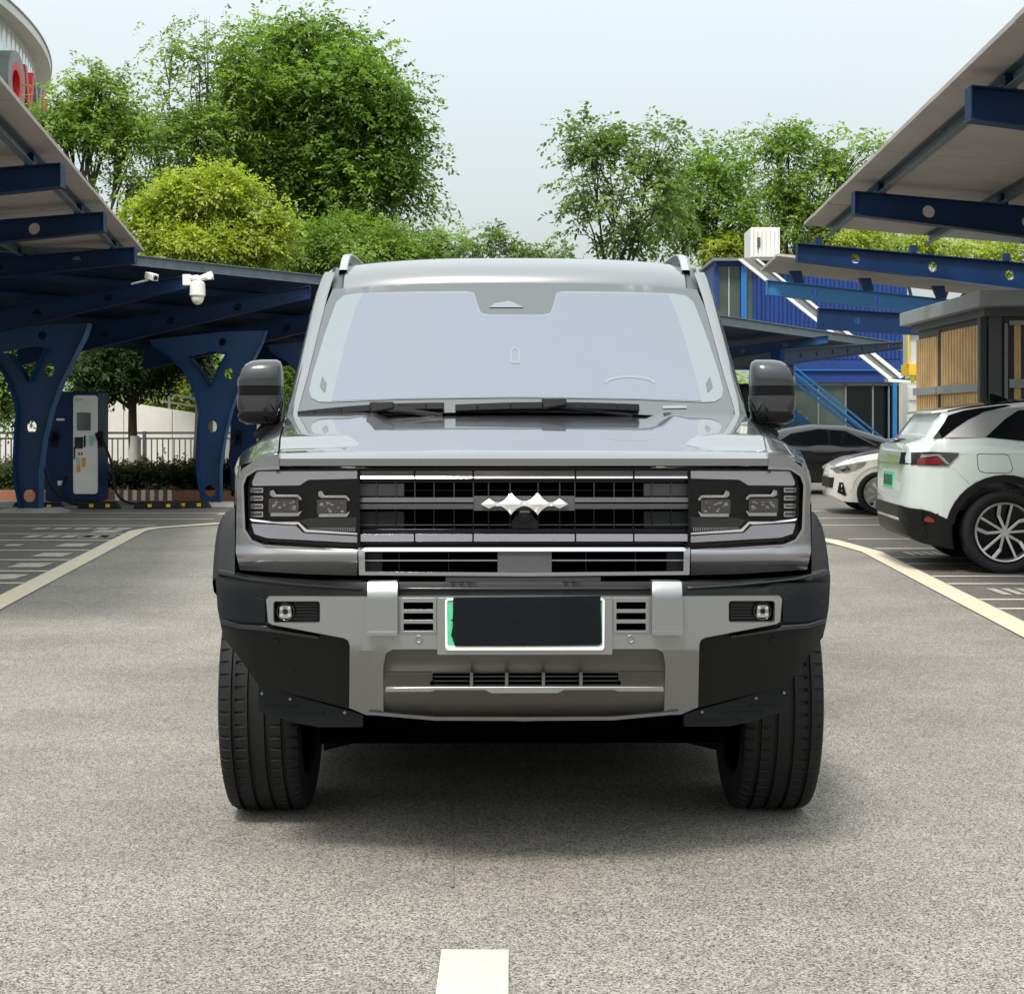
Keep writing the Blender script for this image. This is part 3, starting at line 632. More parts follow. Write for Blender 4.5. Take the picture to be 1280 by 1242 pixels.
for k in range(7):
    u = 938 + k * 5.2; m = MB((8.1, 52, Z(323, 52))); m.box(X(u, 51.4), X(u + 3, 51.4), 51.34, 51.4, Z(321, 51.4), Z(285 + (k % 3) * 1.5, 51.4)); m.build('rib', 'white_paint', wt, smooth=False)
m = MB((8.1, 52, Z(323, 52))); m.box(X(946, 51.4), X(950, 51.4), 51.3, 51.35, Z(309, 51.4), Z(297, 51.4)); m.build('marking', 'fence_grey', wt, smooth=False)
# yellow pump-like cabinet between containers and kiosk
yc_ = thing('yellow_cabinet', 'yellow and white cabinet seen in the gap left of the wooden kiosk', 'cabinet', (8.4, 33.2, 0)); YB = (8.4, 33.2, 0)
m = MB(YB); m.box(X(1134, 33), X(1152, 33), 33, 33.7, 0, Z(478, 33)); m.build('cabinet_body', 'wall_pale', yc_, smooth=False)
m = MB(YB); m.box(X(1135, 33), X(1151, 33), 32.9, 33.6, Z(469, 33), Z(455, 33)); m.build('yellow_band', 'yellow', yc_, smooth=False)
m = MB(YB); m.box(X(1136, 33), X(1150, 33), 33.1, 33.5, Z(455, 33), Z(412, 33)); m.build('upper_glass', 'glass_pale', yc_, smooth=False)
m = MB(YB); m.box(X(1134, 33), X(1136, 33), 32.95, 33.05, Z(455, 33), Z(408, 33)); m.box(X(1134, 33), X(1148, 33), 32.95, 33.05, Z(411, 33), Z(407, 33)); m.build('yellow_frame', 'yellow', yc_, smooth=False)
for k in range(3):
    m = MB(YB); m.box(X(1136, 33), X(1146, 33), 32.96, 33.0, Z(500 + k * 22, 33), Z(484 + k * 22, 33)); m.build('poster', 'white_paint', yc_, smooth=False)

# ================================================================ wooden kiosk
kb = (7.2, 19, 0); ki = thing('wooden_kiosk', 'grey framed kiosk clad in vertical wooden slats behind the white SUV', 'kiosk', kb)
A = Vector((5.60, 22.0, 0)); Cn = Vector((5.66, 19.0, 0)); Q = Vector((9.4, 18.2, 0))
def wallpt(a, b, t, z, off=0):
    p = a + (b - a) * t; d = (b - a).normalized(); n = Vector((d.y, -d.x, 0)); n = n if n.y < 0 or n.x < 0 else -n; p = p + n * off; return Vector((p.x, p.y, z))
zt = 2.52
for (a, b) in ((A, Cn), (Cn, Q)):
    m = MB(kb); d = (b - a).normalized(); n = Vector((-d.y, d.x, 0)); n = n if n.x + n.y > 0 else -n
    m.hexa([a, b, b + n * .06, a + n * .06] + [p + Vector((0, 0, zt)) for p in (a, b, b + n * .06, a + n * .06)]); m.build('wall', 'fence_grey', ki, smooth=False)
def slat(a, b, t, w, th, z0, z1, name, mat, dep=.0):
    d = (b - a).normalized(); n = Vector((d.y, -d.x, 0)); n = n if n.y < -.5 or (abs(n.y) < .5 and n.x < 0) else -n
    p = a + (b - a) * t + n * (.02 + dep); q = p + d * w; m = MB(kb)
    m.hexa([Vector((p.x, p.y, z0)), Vector((q.x, q.y, z0)), Vector((q.x, q.y, z0)) + n * th, Vector((p.x, p.y, z0)) + n * th, Vector((p.x, p.y, z1)), Vector((q.x, q.y, z1)), Vector((q.x, q.y, z1)) + n * th, Vector((p.x, p.y, z1)) + n * th])
    return m.build(name, mat, ki, smooth=False)
for k in range(10): slat(A, Cn, .01 + k * .037, .075, .03, .25, 2.38, 'slat', 'wood')
for k in range(14): slat(A, Cn, .40 + k * .0405, .09, .03, .25, 2.42, 'slat', 'wood')
for (t0, w) in ((.0, 1.08), (.395, 1.7)): slat(A, Cn, t0, w, .05, 1.62, 1.72, 'clamp_rail', 'roof_grey', .02); slat(A, Cn, t0, w, .05, .5, .6, 'clamp_rail', 'roof_grey', .02)
slat(A, Cn, .385, .04, .06, .1, 2.45, 'post', 'fence_grey')
slat(A, Cn, .965, .10, .08, 0, 2.5, 'post', 'fence_grey'); slat(Cn, Q, .0, .14, .08, 0, 2.5, 'post', 'fence_grey')
slat(Cn, Q, .045, .04, .07, .1, 2.42, 'post', 'grey_metal'); 
for k in range(13): slat(Cn, Q, .075 + k * .065, .075, .03, .25, 2.42, 'slat', 'wood')
slat(Cn, Q, .06, 3.2, .05, 1.66, 1.76, 'clamp_rail', 'roof_grey', .02); slat(Cn, Q, .06, 3.2, .05, 2.40, 2.45, 'clamp_rail', 'roof_grey', .02)
m = MB(kb); v = []
for z in (2.60, 2.78): v += [(5.45, 22.5, z), (5.42, 18.55, z), (10.2, 17.6, z), (10.2, 23, z)]
m.hexa(v); bevel(m.build('roof', 'roof_grey', ki, smooth=False), .01)
m = MB(kb); v = []
for z in (2.50, 2.60): v += [(5.56, 22.3, z), (5.56, 18.85, z), (10, 18.0, z), (10, 22.8, z)]
m.hexa(v); m.build('soffit', 'fence_grey', ki, smooth=False)

# ================================================================ round building top left
rb = (-43.2, 41.6, 0); rt = thing('round_building', 'pale round ribbed building with cornice and red and grey sign letters at top left', 'building', rb)
def ring(name, r0, r1, z0, z1, mat, a0=-60, a1=60, n=120, rib=0):
    m = MB(); rows = []
    for k in range(n + 1):
        a = R(a0 + (a1 - a0) * k / n); q = r1 + (rib if (k % 4 < 2) else 0); c, s = math.cos(a), math.sin(a)
        rows.append([(r0 * c, r0 * s, z0), (q * c, q * s, z0), (q * c, q * s, z1), (r0 * c, r0 * s, z1)])
    m.grid(rows, close=True); return m.build(name, mat, rt, ang=25)
ring('wall', 27.5, 29.55, 0, 12.05, 'white_car', n=480, rib=.02)
ring('cornice', 29.0, 30.0, 12.05, 12.29, 'wall_pale'); ring('coping', 28.5, 30.03, 12.29, 12.34, 'grey_metal')
zs = 9.0
def letter(ch, a, size, mat, z):
    cu = bpy.data.curves.new('txt', 'FONT'); cu.body = ch; cu.size = size; cu.extrude = .18; cu.offset = .05; cu.align_x = 'CENTER'; to = bpy.data.objects.new('t', cu); COL.objects.link(to); bpy.context.view_layer.update()
    me = bpy.data.meshes.new_from_object(to); bpy.data.objects.remove(to); me.materials.clear(); me.transform(Matrix.Rotation(R(90), 4, 'X'))
    o = ob('sign_letter', me, mat, rt); c, s = math.cos(R(a)), math.sin(R(a)); o.location = (29.8 * c, 29.8 * s, z); o.rotation_euler = (0, 0, R(a) + math.pi / 2); return o
letter('O', 2.3, 2.2, 'grey_metal', 9.6); letter('O', 2.2, 1.6, 'red', 9.75); letter('V', 5.2, 2.0, 'red', 9.6); letter('V', 7.7, 2.0, 'grey_metal', 9.55); letter('M', 10.6, 2.0, 'red', 9.45)
# ================================================================ the grey SUV facing the camera
CX = 655.5
car = thing('parked_suv', 'large boxy gunmetal grey off-road SUV facing the camera with its number plate masked in black', 'car', (.034, 4.30, 0), .009)
def yc(x): x = abs(x); return .10 * x * x + 5.0 * max(0, x - .72) ** 2
def S(u, v, off=0.0):
    o = off(u, v) if callable(off) else off; x = 0
    for _ in range(8):
        d = 4.30 + yc(x) + o; x = (u - CX) * d / F
    return (x, d - 4.30, 1.25 - (v - 528) * d / F)
CW = 645.5
def Wn(u, v, off=0.0):
    o = off; t = (515 - v) / 161.0; x = 0
    for _ in range(5):
        y = 1.60 + .70 * t + .16 * (x / .8) ** 2 + o; d = 4.30 + y; x = (u - CW) * d / F
    return (x, y, 1.25 - (v - 528) * d / F)
def mir(poly, c=CX): return [(2 * c - u, v) for u, v in poly]
def sym(half, c=CX): return list(half) + [(2 * c - u, v) for u, v in reversed(half) if abs(u - c) > .01]
def cp(name, outer, off, th, mat, parent=car, holes=(), step=16, bev=.002, surf=S, ang=35):
    g = (lambda u, v: (off(u, v) if callable(off) else off) + th)
    if surf is S: bk = lambda u, v: (lambda p, q: (p[0], p[1] + th, p[2]))(S(u, v, off), 0)
    else: bk = lambda u, v: (lambda p: (p[0], p[1] + th, p[2] - th * .3))(surf(u, v, off))
    return plate(name, outer, list(holes), lambda u, v: surf(u, v, off), bk, mat, parent, step, bev, ang)
def both(name, outer, off, th, mat, parent=car, holes=(), step=16, bev=.002, surf=S, c=CX):
    r = []
    for k in (0, 1):
        O = outer if k == 0 else mir(outer, c); H = [h if k == 0 else mir(h, c) for h in holes]
        of = off if (k == 0 or not callable(off)) else (lambda u, v: off(2 * c - u, v))
        pr = parent[k] if isinstance(parent, (list, tuple)) else parent
        r.append(cp(name, O, of, th, mat, pr, H, step, bev, surf))
    return r
def rr(u0, v0, u1, v1, r=3): return rnd([(u0, v0), (u1, v0), (u1, v1), (u0, v1)], r)

# ---- bonnet
mb = MB(); NX = 36
def seam(t): return .672 + .19 * t
def hoodz(t, x):
    ax = abs(x); a = min(1, max(0, (ax - (.455 + .04 * t)) / .035)); a = a * a * (3 - 2 * a)
    e = min(1, max(0, (t - .10) / .10)); e = e * e * (3 - 2 * e)
    q = min(1, max(0, (1 - t) / .05))
    return 1.168 + .108 * t ** .85 - .010 * (ax / .7) ** 2 + .024 * a * e * q
rows = []
rows.append([S(CX + (k / NX * 2 - 1) * 305, 583, .085) for k in range(NX + 1)])
rows.append([S(CX + (k / NX * 2 - 1) * 305, 582, .035) for k in range(NX + 1)])
rows.append([S(CX + (k / NX * 2 - 1) * 305, 573, .032) for k in range(NX + 1)])
for t in [0, .015, .04, .08, .1, .12, .14, .16, .18, .2, .25, .35, .5, .65, .8, .93, .97, 1.0]:
    r = []
    for k in range(NX + 1):
        x = (k / NX * 2 - 1) * seam(t); yf = yc(x) + .045; y = yf + t * (1.60 + .14 * (x / .8) ** 2 - yf)
        r.append((x, y, hoodz(t, x) - (.006 if t == 0 else 0)))
    rows.append(r)
rows.append([(p[0], p[1] + .01, p[2] - .06) for p in rows[-1]])
mb.grid(rows); hood = mb.build('bonnet', 'paint', car, ang=50)
# ---- fenders (top and side) and body sides
def xo(y): return .80 + .06 * min(1, max(0, (y - .14) / .35)) + .04 * max(0, y - .45) / 1.1
for s in (-1, 1):
    mb = MB(); rows = []
    for t in [0, .015, .04, .1, .2, .35, .5, .7, .85, 1.0]:
        xs = seam(t) + .006; yf = yc(xs) + .045; y = yf + t * (1.72 - yf); z = hoodz(t, xs)
        yo = max(y, .145 + t * 1.6); X = xo(yo); zo = 1.125 + .085 * t
        r = [(s * xs, y, z - .05), (s * xs, y, z - (.004 if t else .008)), (s * (xs + (X - xs) * .45), y + (yo - y) * .4, z + (zo - z) * .33), (s * (xs + (X - xs) * .82), y + (yo - y) * .8, z + (zo - z) * .72),
             (s * (X - .012), yo, zo), (s * X, yo + .01, zo - .03), (s * (X + .004), yo + .02, zo - .12), (s * (X + .004), yo + .02, .80)]
        rows.append(r)
    mb.grid(rows); mb.build('fender', 'paint', car, ang=42)
    # flare
    mb = MB(); rows = []
    for k in range(25):
        a = R(44 + k / 24 * 140); c, sn = math.cos(a), math.sin(a)
        r = []
        for (X, rad) in ((.845, .585), (.88, .580), (.912, .565), (.928, .535), (.930, .49), (.920, .455), (.88, .45), (.845, .45)):
            r.append((s * (X + .032 * min(1, k / 6)), .90 - c * rad * 1.02, .400 + sn * rad))
        rows.append(r)
    mb.grid(rows, close=True); bevel(mb.build('wheel_arch_flare', 'plastic', car, ang=30), .004)
    # rear arch
    mb = MB(); rows = []
    for k in range(25):
        a = R(-4 + k / 24 * 188); c, sn = math.cos(a), math.sin(a)
        rows.append([(s * X, 3.85 - c * rad * 1.02, .400 + sn * rad) for (X, rad) in ((.92, .56), (.955, .555), (.965, .53), (.968, .49), (.955, .455), (.92, .45))])
    mb.grid(rows, close=True); mb.build('wheel_arch_flare', 'plastic', car, ang=30)
    mb = MB(); mb.disc((s * .930, 3.85, .40), (s, 0, 0), .455, .010, 32); mb.build('arch_liner', 'void', car)
    # arch liner
    mb = MB(); rows = [[(s * X, .90 - math.cos(R(38 + 132 * k / 16)) * .46, .40 + math.sin(R(38 + 132 * k / 16)) * .46) for X in (.50, .88)] for k in range(17)]
    mb.grid(rows); mb.build('arch_liner', 'void', car)
    # cabin side
    mb = MB(); rows = [[(s * .905, 1.47, .40), (s * .915, 1.47, .50), (s * .915, 1.47, .9), (s * .908, 1.47, 1.10), (s * .905, 1.60, 1.17), (s * .87, 1.70, 1.19), (s * .865, 1.73, 1.20), (s * .86, 1.735, 1.21)]]
    for y in (1.74, 1.85, 2.3, 3.0, 3.8, 4.5, 4.9, 5.02):
        k = .03 * max(0, y - 4.4) / .6
        rows.append([(s * (.905 - k), y, .40), (s * (.93 - k), y, .50), (s * (.935 - k), y, .9), (s * (.925 - k), y, 1.16), (s * (.905 - k), y, 1.235), (s * (.87 - k), y, 1.27),
                     (s * (.865 - k), y + .01, 1.29), (s * (.80 - k), min(5.0, max(y, 2.60 + (y - 1.74) * .1)), 1.88)])
    mb.grid(rows); mb.build('body_side', 'paint', car)
    for y0, y1 in ((2.66, 2.95), (3.02, 3.75), (3.85, 4.7)):
        q = MB(); f = lambda y, z: (s * (.868 - (z - 1.29) * .155), y, z)
        q.add([f(y0, 1.32), f(y1, 1.32), f(y1, 1.80), f(y0, 1.80)] + [(s * .81, y0, 1.32), (s * .81, y1, 1.32), (s * .77, y1, 1.78), (s * .77, y0, 1.78)],
              [(0, 1, 2, 3), (7, 6, 5, 4), (0, 4, 5, 1), (1, 5, 6, 2), (2, 6, 7, 3), (3, 7, 4, 0)])
        for p in range(len(q.v)): q.v[p] = (q.v[p][0] + s * .004, q.v[p][1], q.v[p][2])
        q.build('side_window', 'dark_glass', car)
    q = MB(); q.box(*sorted((s * .86, s * .99)), 1.45, 3.85, .33, .38); bevel(q.build('side_step', 'plastic', car), .01)
    for y in (2.75, 3.7):
        q = MB(); q.bar((s * .938, y, 1.10), (s * .938, y + .2, 1.10), .02, .03); bevel(q.build('door_handle', 'paint', car), .006)
# ---- rear
mb = MB(); mb.hexa([(-.90, 4.99, .42), (.90, 4.99, .42), (.90, 5.03, .42), (-.90, 5.03, .42), (-.76, 4.95, 1.9), (.76, 4.95, 1.9), (.76, 4.99, 1.9), (-.76, 4.99, 1.9)])
mb.build('tailgate', 'paint', car)
# ---- roof
mb = MB(); rows = []
prof = [(2.315, 1.818), (2.315, 1.832), (2.35, 1.872), (2.40, 1.905), (2.48, 1.936), (2.58, 1.956), (2.75, 1.968), (3.2, 1.974), (4.2, 1.965), (4.8, 1.935), (4.98, 1.86)]
for (y, z) in prof:
    r = []
    for k in range(25):
        q = k / 24 * 2 - 1; x = q * .722; r.append((x, y + .12 * (abs(q) ** 2.2) * max(0, 1 - (y - 2.31) / 1.0), z - .024 * abs(q) ** 3.5))
    rows.append(r)
mb.grid(rows); mb.build('roof', 'paint', car, ang=50)
for s in (-1, 1):
    mb = MB(); rows = []
    for (y, z) in prof:
        yy = y + .13 * max(0, 1 - (y - 2.31) / 1.0)
        rows.append([(s * .726, yy, z - .034), (s * .732, yy, z - .030), (s * .770, yy, z - .036), (s * .776, yy, z - .042)])
    mb.grid(rows); mb.build('roof_ditch_trim', 'radar', car)
    mb = MB(); rows = []
    for (y, z) in prof[3:]:
        yy = y + .15 * max(0, 1 - (y - 2.31) / 1.0)
        rows.append([(s * .780, yy, z - .040), (s * .785, yy, z - .030), (s * .802, yy, z - .040), (s * .815, yy, z - .085)])
    mb.grid(rows); mb.build('roof_edge', 'paint', car)
    mb = MB(); pr = [(2.52, 1.90), (2.60, 1.95), (2.68, 1.98), (2.78, 1.994), (2.9, 2.000), (3.6, 2.018), (4.3, 2.008), (4.5, 1.98), (4.62, 1.91)]
    rows = [[(s * .712, y, z), (s * .748, y, z), (s * .751, y + .01, z - .040), (s * .722, y + .01, z - .040)] for i, ((y, z)) in enumerate(pr) for wd in (.0,)]
    mb.grid(rows, close=True); bevel(mb.build('roof_rail', 'car_silver', car, ang=30), .006)
# ---- windscreen
half = [(CW, 353.5), (560, 354), (480, 357), (418, 361.5), (396, 411), (374, 480), (370, 508), (372, 519), (390, 522), (450, 520), (540, 516), (CW, 514)]
ws = cp('windscreen', sym(half, CW), 0, .012, 'frit', step=12, bev=.001, surf=Wn)
pane = [(CW, 393), (611, 393), (602, 391), (598, 380), (594, 365.5), (585, 364), (520, 364.5), (450, 366.5), (432, 369), (422, 378), (408, 415), (392, 465), (386.5, 487), (389, 497), (398, 502), (412, 502.5), (500, 499), (CW, 497)]
pn = sym(pane, CW); # squared notch for the sensor block
gl = cp('glass_pane', rnd(pn, 2), -.004, .002, 'glass_sky_tone', ws, step=12, bev=0, surf=Wn)
shade = [(CW, 394.2), (606, 394.2), (600.5, 391.5), (596.5, 380), (592.5, 366), (455, 367.4), (446, 385), (432, 430), (414, 501), (500, 498), (CW, 496)]  # outline of the painted sky reflection on the pane
cp('sky_sheen', sym(shade, CW), -.0062, .0016, 'sky_sheen', ws, step=12, bev=0, surf=Wn)
cp('sensor_cover', [(CW - 33, 384), (CW - 26, 379), (CW - 8, 376), (CW + 0, 379), (CW + 10, 384)], -.006, .002, 'glass_sky_tone', ws, surf=Wn, bev=0)
for k in (0, 1):
    cp('pane_reflection', [(403, 470), (408, 478), (406, 490), (400, 483)] if not k else mir([(403, 470), (408, 478), (406, 490), (400, 483)], CW), -.0090, .001, 'frit', ws, surf=Wn, bev=0, step=0)  # diamond reflections in the screen, painted as flat grey patches
stk = rnd([(638, 436), (644, 431), (650, 436), (650, 454), (638, 454)], 2); ins = rnd([(640.5, 438), (644, 435), (647.5, 438), (647.5, 451.5), (640.5, 451.5)], 1.5)
cp('inspection_sticker', stk, -.0085, .001, 'glass_sky_tone', ws, holes=[ins], surf=Wn, bev=0, step=0)
cp('barcode_strip', [(828, 507), (858, 506.5), (858, 510), (828, 510.5)], -.006, .001, 'glass_sky_tone', ws, surf=Wn, bev=0, step=0)
arc = [(755 + 32 - 32 * math.cos(a), 478 - 9 * math.sin(a)) for a in [math.pi * k / 12 for k in range(13)]]
arc2 = [(755 + 32 - 29 * math.cos(a), 479.5 - 7.5 * math.sin(a)) for a in [math.pi * k / 12 for k in range(13)]]
cp('steering_wheel_rim', arc + arc2[::-1], -.0085, .001, 'glass_sky_tone', ws, surf=Wn, bev=0, step=0)
# cowl between bonnet and screen
mb = MB(); rows = []
for (dy, z) in ((-.05, 1.235), (-.02, 1.262), (.06, 1.268), (.12, 1.262)):
    rows.append([((k / 20 * 2 - 1) * .86, 1.60 + dy + .15 * (k / 10 - 1) ** 2, z) for k in range(21)])
mb.grid(rows); mb.build('cowl', 'frit', car)
# A pillars
pl_ = [(527, 356.5, 371.5), (519, 357.5, 371.5), (507, 360, 374), (468, 370, 385.5), (418, 383, 398.5), (371, 396, 411), (352, 402.5, 417), (346, 405, 419.5), (341, 408, 421)]
for k in (0, 1):
    mb = MB(); rows = []
    for (v, uo, ui) in pl_:
        if k: uo, ui = 2 * CW - uo, 2 * CW - ui
        p = Vector(Wn(ui, v, -.004)); d = 4.30 + p.y + .05; o1 = Vector(((uo - CW) * d / F, d - 4.30, 1.25 - (v - 528) * d / F)); q = 1 if k else -1
        rows.append([p + Vector((0, .03, 0)), p, p.lerp(o1, .25) + Vector((q * .004, -.018, .002)), p.lerp(o1, .75) + Vector((q * .006, -.012, .002)), o1, o1 + Vector((-q * .005, .10, 0))])
    mb.grid(rows); mb.build('windscreen_pillar', 'paint', car, ang=50)
mb = MB(); mb.grid([[(q * .87, 1.80, 1.20) for q in (-1, 1)], [(q * .74, 2.56, 1.86) for q in (-1, 1)]]); mb.build('cabin_blank', 'void', car)
# wipers
for (c0, hub, c1, base) in (((372, 519), (475, 509), (554, 508), (553, 519)), ((568, 510.5), (690, 504.5), (798, 510), (790, 519))):
    mb = MB(); A = [Vector(Wn(c0[0] + (c1[0] - c0[0]) * t, c0[1] + (c1[1] - c0[1]) * t - 3.0 * math.sin(math.pi * t), -.035)) for t in (0, .12, .3, .5, .7, .88, 1)]
    for a, b in zip(A, A[1:]): mb.bar(a, b, .028, .016, up=(0, -1, .4)); mb.bar(a + Vector((0, .012, -.012)), b + Vector((0, .012, -.012)), .008, .02, up=(0, -1, .4))
    w = mb.build('wiper', 'gloss_black', car, smooth=False); bevel(w, .003)
    mb = MB(); h = Vector(Wn(hub[0], hub[1], -.055)); mb.bar(h + Vector((-.04, 0, -.004)), h + Vector((.05, 0, .004)), .045, .025, up=(0, -1, .4), w2=.03)
    e = Vector(Wn(base[0], base[1], .01)); mb.bar(h, e, .03, .014, up=(0, -1, .4), w2=.02); bevel(mb.build('wiper_arm', 'gloss_black', w), .006, 3)
# ---- front: backing, fender face, lamp band
blk = [(CX, 583.5), (330, 586), (317, 590), (309, 603), (306, 650), (310, 666), (328, 678), (447, 687), (CX, 687)]
cp('lamp_band_backing', sym(blk), .10, .05, 'gloss_black', step=22, bev=0)
def ofend(u, v):
    o = .045
    if v > 684: o -= .012 * math.sin(math.pi * min(1, (v - 684) / 12) * .5) ; o += .030 * max(0, (v - 692) / 26) ** 1.3
    return o
face = [(350, 567), (322, 573), (304, 586), (297.5, 602), (296, 690), (301, 712), (380, 717), (447, 719), (447, 687), (331, 681), (315, 675), (306.5, 662), (304.5, 606), (308, 594), (320, 586.5), (350, 585)]
both('fender_face', face, ofend, .06, 'paint', step=6, bev=.004)
ring = [(350, 583.5), (322, 584.5), (307, 594), (302.5, 606), (304.5, 663), (314, 677), (331, 683), (447, 690), (447, 687.5), (331, 680.5), (316, 674.5), (307.5, 661), (305.5, 606.5), (309.5, 595.5), (322, 587.5), (350, 586.5)]
both('lamp_band_trim', ring, .040, .02, 'chrome', step=12, bev=.001)
# headlights
hl = both('headlight', [(314, 604), (321, 588.5), (447, 587.5), (447, 681.5), (330, 674), (315, 664)], .092, .01, 'lens_black', step=20)
both('chrome_bar', rnd([(316, 603), (322, 589), (447, 588.5), (447, 598), (386, 599.5), (375, 606.5), (317, 607)], 1.5), .062, .03, 'satin_bar', hl, step=16, bev=.003)
both('chrome_bar', rnd([(315, 654), (371, 657), (380, 666), (447, 670), (447, 678), (334, 672), (319, 667)], 1.5), .062, .03, 'satin_bar', hl, step=16, bev=.003)
both('chrome_edge', [(313, 648), (316, 651), (345, 654), (369, 655.5), (373, 654.5), (382, 664.5), (447, 668), (447, 666), (384, 661.5), (374, 652), (345, 652)], .056, .01, 'chrome_bright', hl, step=0, bev=0)
for (a, b) in ((609.5, 615.5), (619.5, 625.5), (629.5, 635.5), (639, 646)):
    d = both('light_bar', rr(313.5, a, 330, b, 1), .072, .012, 'chrome', hl, step=0, bev=.001)
    both('light_lens', rr(316, a + 1.6, 328, b - 1.6, .5), .0705, .004, 'lamp_smoke', d, step=0, bev=0)
rnh = random.Random(4)
for (u0, v0) in ((336, 0), (396, 1)):
    pr = both('projector', rr(u0 + 1, 623 + v0, u0 + 38, 641 + v0, 1), .078, .014, 'lamp_smoke', hl, step=0, bev=.001)
    both('bracket', [(u0 + 2, 613 + v0), (u0 + 7, 612 + v0), (u0 + 10, 618 + v0), (u0 + 37, 617.5 + v0), (u0 + 42, 622 + v0), (u0 + 42, 625 + v0), (u0 + 39, 625 + v0), (u0 + 36, 621.5 + v0), (u0 + 6, 621.5 + v0), (u0 + 2, 619 + v0)], .068, .012, 'chrome', pr, step=0, bev=.0015)
    both('bracket', [(u0 + 3, 640.5 + v0), (u0 + 37, 640.5 + v0), (u0 + 41, 637.5 + v0), (u0 + 42, 639 + v0), (u0 + 38, 645 + v0), (u0 + 2, 645 + v0)], .068, .012, 'chrome', pr, step=0, bev=.0015)
    for k in range(13):
        a = u0 + 4 + rnh.random() * 30; b = 625 + v0 + rnh.random() * 12; w = 1 + rnh.random() * 3.5; h = .8 + rnh.random() * 2
        both('reflector_facet', [(a, b), (a + w, b + .5), (a + w - .5, b + h), (a - .5, b + h)], .0765, .001, 'lamp_clear', pr, step=0, bev=0)
both('lower_lamp_ledge', [(360, 652), (396, 646.5), (447, 646), (447, 664), (384, 660), (374, 652)], .085, .008, 'piano_grey', hl, step=0)
for k in range(22):
    u = 384 + k * 2.8; both('lens_tooth', [(u, 659), (u + 1, 659), (u + 1, 664), (u, 664)], .082, .002, 'satin_bar', hl, step=0, bev=0)
cov = rnd([(311, 604), (319, 586.5), (447.5, 586.5), (447.5, 683), (329, 676), (312, 666)], 3)
both('clear_cover', cov, .052, .002, 'clear_cover', hl, step=16, bev=0)
both('seam_bar', [(447, 588), (450, 588), (450, 682), (447, 682)], .05, .03, 'gloss_black', step=0, bev=0)
# ---- grille
gr = cp('grille', sym([(CX, 600), (450, 600), (450, 664), (CX, 664)]), .097, .01, 'void', step=30, bev=0)
segs = [450, 518.5, 591.5, 719.5, 792.5, 861]
for i in range(5):
    a, b = segs[i] + 1.0, segs[i + 1] - 1.0
    bb = cp('chrome_segment', rr(a, 588.3, b, 597.8, .8), lambda u, v: .052 + .012 * (598 - v) / 10, .035, 'chrome', gr, step=12, bev=.002)
    cp('chrome_segment', rr(a, 667.5, b, 676.5, .8), .058, .035, 'satin_bar', gr, step=12, bev=.002)
cp('grille_frame', sym([(CX, 599), (450, 599), (450, 603), (CX, 603)]), .075, .03, 'gloss_black', gr, step=30, bev=.001)
cp('grille_frame', sym([(CX, 661), (450, 661), (450, 666), (CX, 666)]), .075, .03, 'gloss_black', gr, step=30, bev=.001)
for v0, v1 in ((603, 622), (636, 661)):
    for u in (471, 495, 519, 543, 568, 592, 611, 638, 673, 700, 719, 743, 768, 792, 816, 840):
        cp('lattice_bar', [(u - .7, v0), (u + .7, v0), (u + .7, v1), (u - .7, v1)], .085, .025, 'lattice' if v0 < 620 else 'gloss_black', gr, step=0, bev=0)
cp('lattice_rib', sym([(CX, 612.3), (450, 612.3), (450, 613.2), (CX, 613.2)]), .095, .01, 'gloss_black', gr, step=30, bev=0)
cp('lattice_rib', sym([(CX, 655.3), (450, 655.3), (450, 656.5), (CX, 656.5)]), .085, .01, 'lattice', gr, step=30, bev=0)
both('blanking_panel', [(451, 604), (506, 604), (506, 620), (451, 620)], .09, .012, 'radar', gr, step=0)
both('blanking_panel', [(451, 639), (506, 639), (506, 660), (451, 660)], .09, .012, 'plastic_blue', gr, step=0)
for a, b in ((450.5, 592), (719, 860.5)):
    for v0, v1 in ((621.8, 627.6), (629.8, 636)):
        cp('cross_bar', rr(a, v0, b, v1, 1), lambda u, v: .066 + .003 * abs(v - 629) / 6, .03, 'radar', gr, step=20, bev=.0025)
cp('badge_carrier', rr(592, 620, 719, 638, 1.5), .073, .03, 'radar', gr, step=20, bev=.003)
bd = []
def bz(a, b, c, n=7): return [((1 - t) ** 2 * a[0] + 2 * t * (1 - t) * b[0] + t * t * c[0], (1 - t) ** 2 * a[1] + 2 * t * (1 - t) * b[1] + t * t * c[1]) for t in [k / n for k in range(n)]]
top = [(601, 629.5)] + [(611.5, 623)] + bz((611.5, 623), (622, 628.5), (624, 628))[1:] + bz((625, 628), (632, 624), (638.7, 615), 7) + bz((638.7, 615), (647, 625), (655.6, 626.5), 7)
top = [(601, 629.5), (611.5, 623)] + bz((612.5, 623.3), (618, 628), (623, 627.6)) + bz((624, 627.6), (632, 626), (638.7, 614.8)) + bz((639.5, 615.5), (646, 625.5), (655.5, 626.4))
bot = bz((655.5, 632), (646, 633), (639.2, 643), 7) + bz((638.7, 643.4), (632, 634), (624, 631.6), 7) + [(618, 632), (611.5, 635.5), (603, 631)]
tp = top + mir(top)[::-1]; bt = mir(bot)[::-1]; bd = tp + bt + [(CX, 632)] + bot[1:]
cl = []
for p in bd:
    if not cl or math.hypot(p[0] - cl[-1][0], p[1] - cl[-1][1]) > .35: cl.append(p)
def obadge(u, v):
    h = 0
    for (c, w) in ((611.5, 11), (638.7, 17), (672.3, 17), (699.5, 11)): h = max(h, 1 - abs(u - c) / w)
    return .060 - .016 * h * max(0, 1 - abs(v - 629.3) / 12) - .004
cp('badge', cl, obadge, .012, 'badge', gr, step=3.2, bev=0, ang=12)
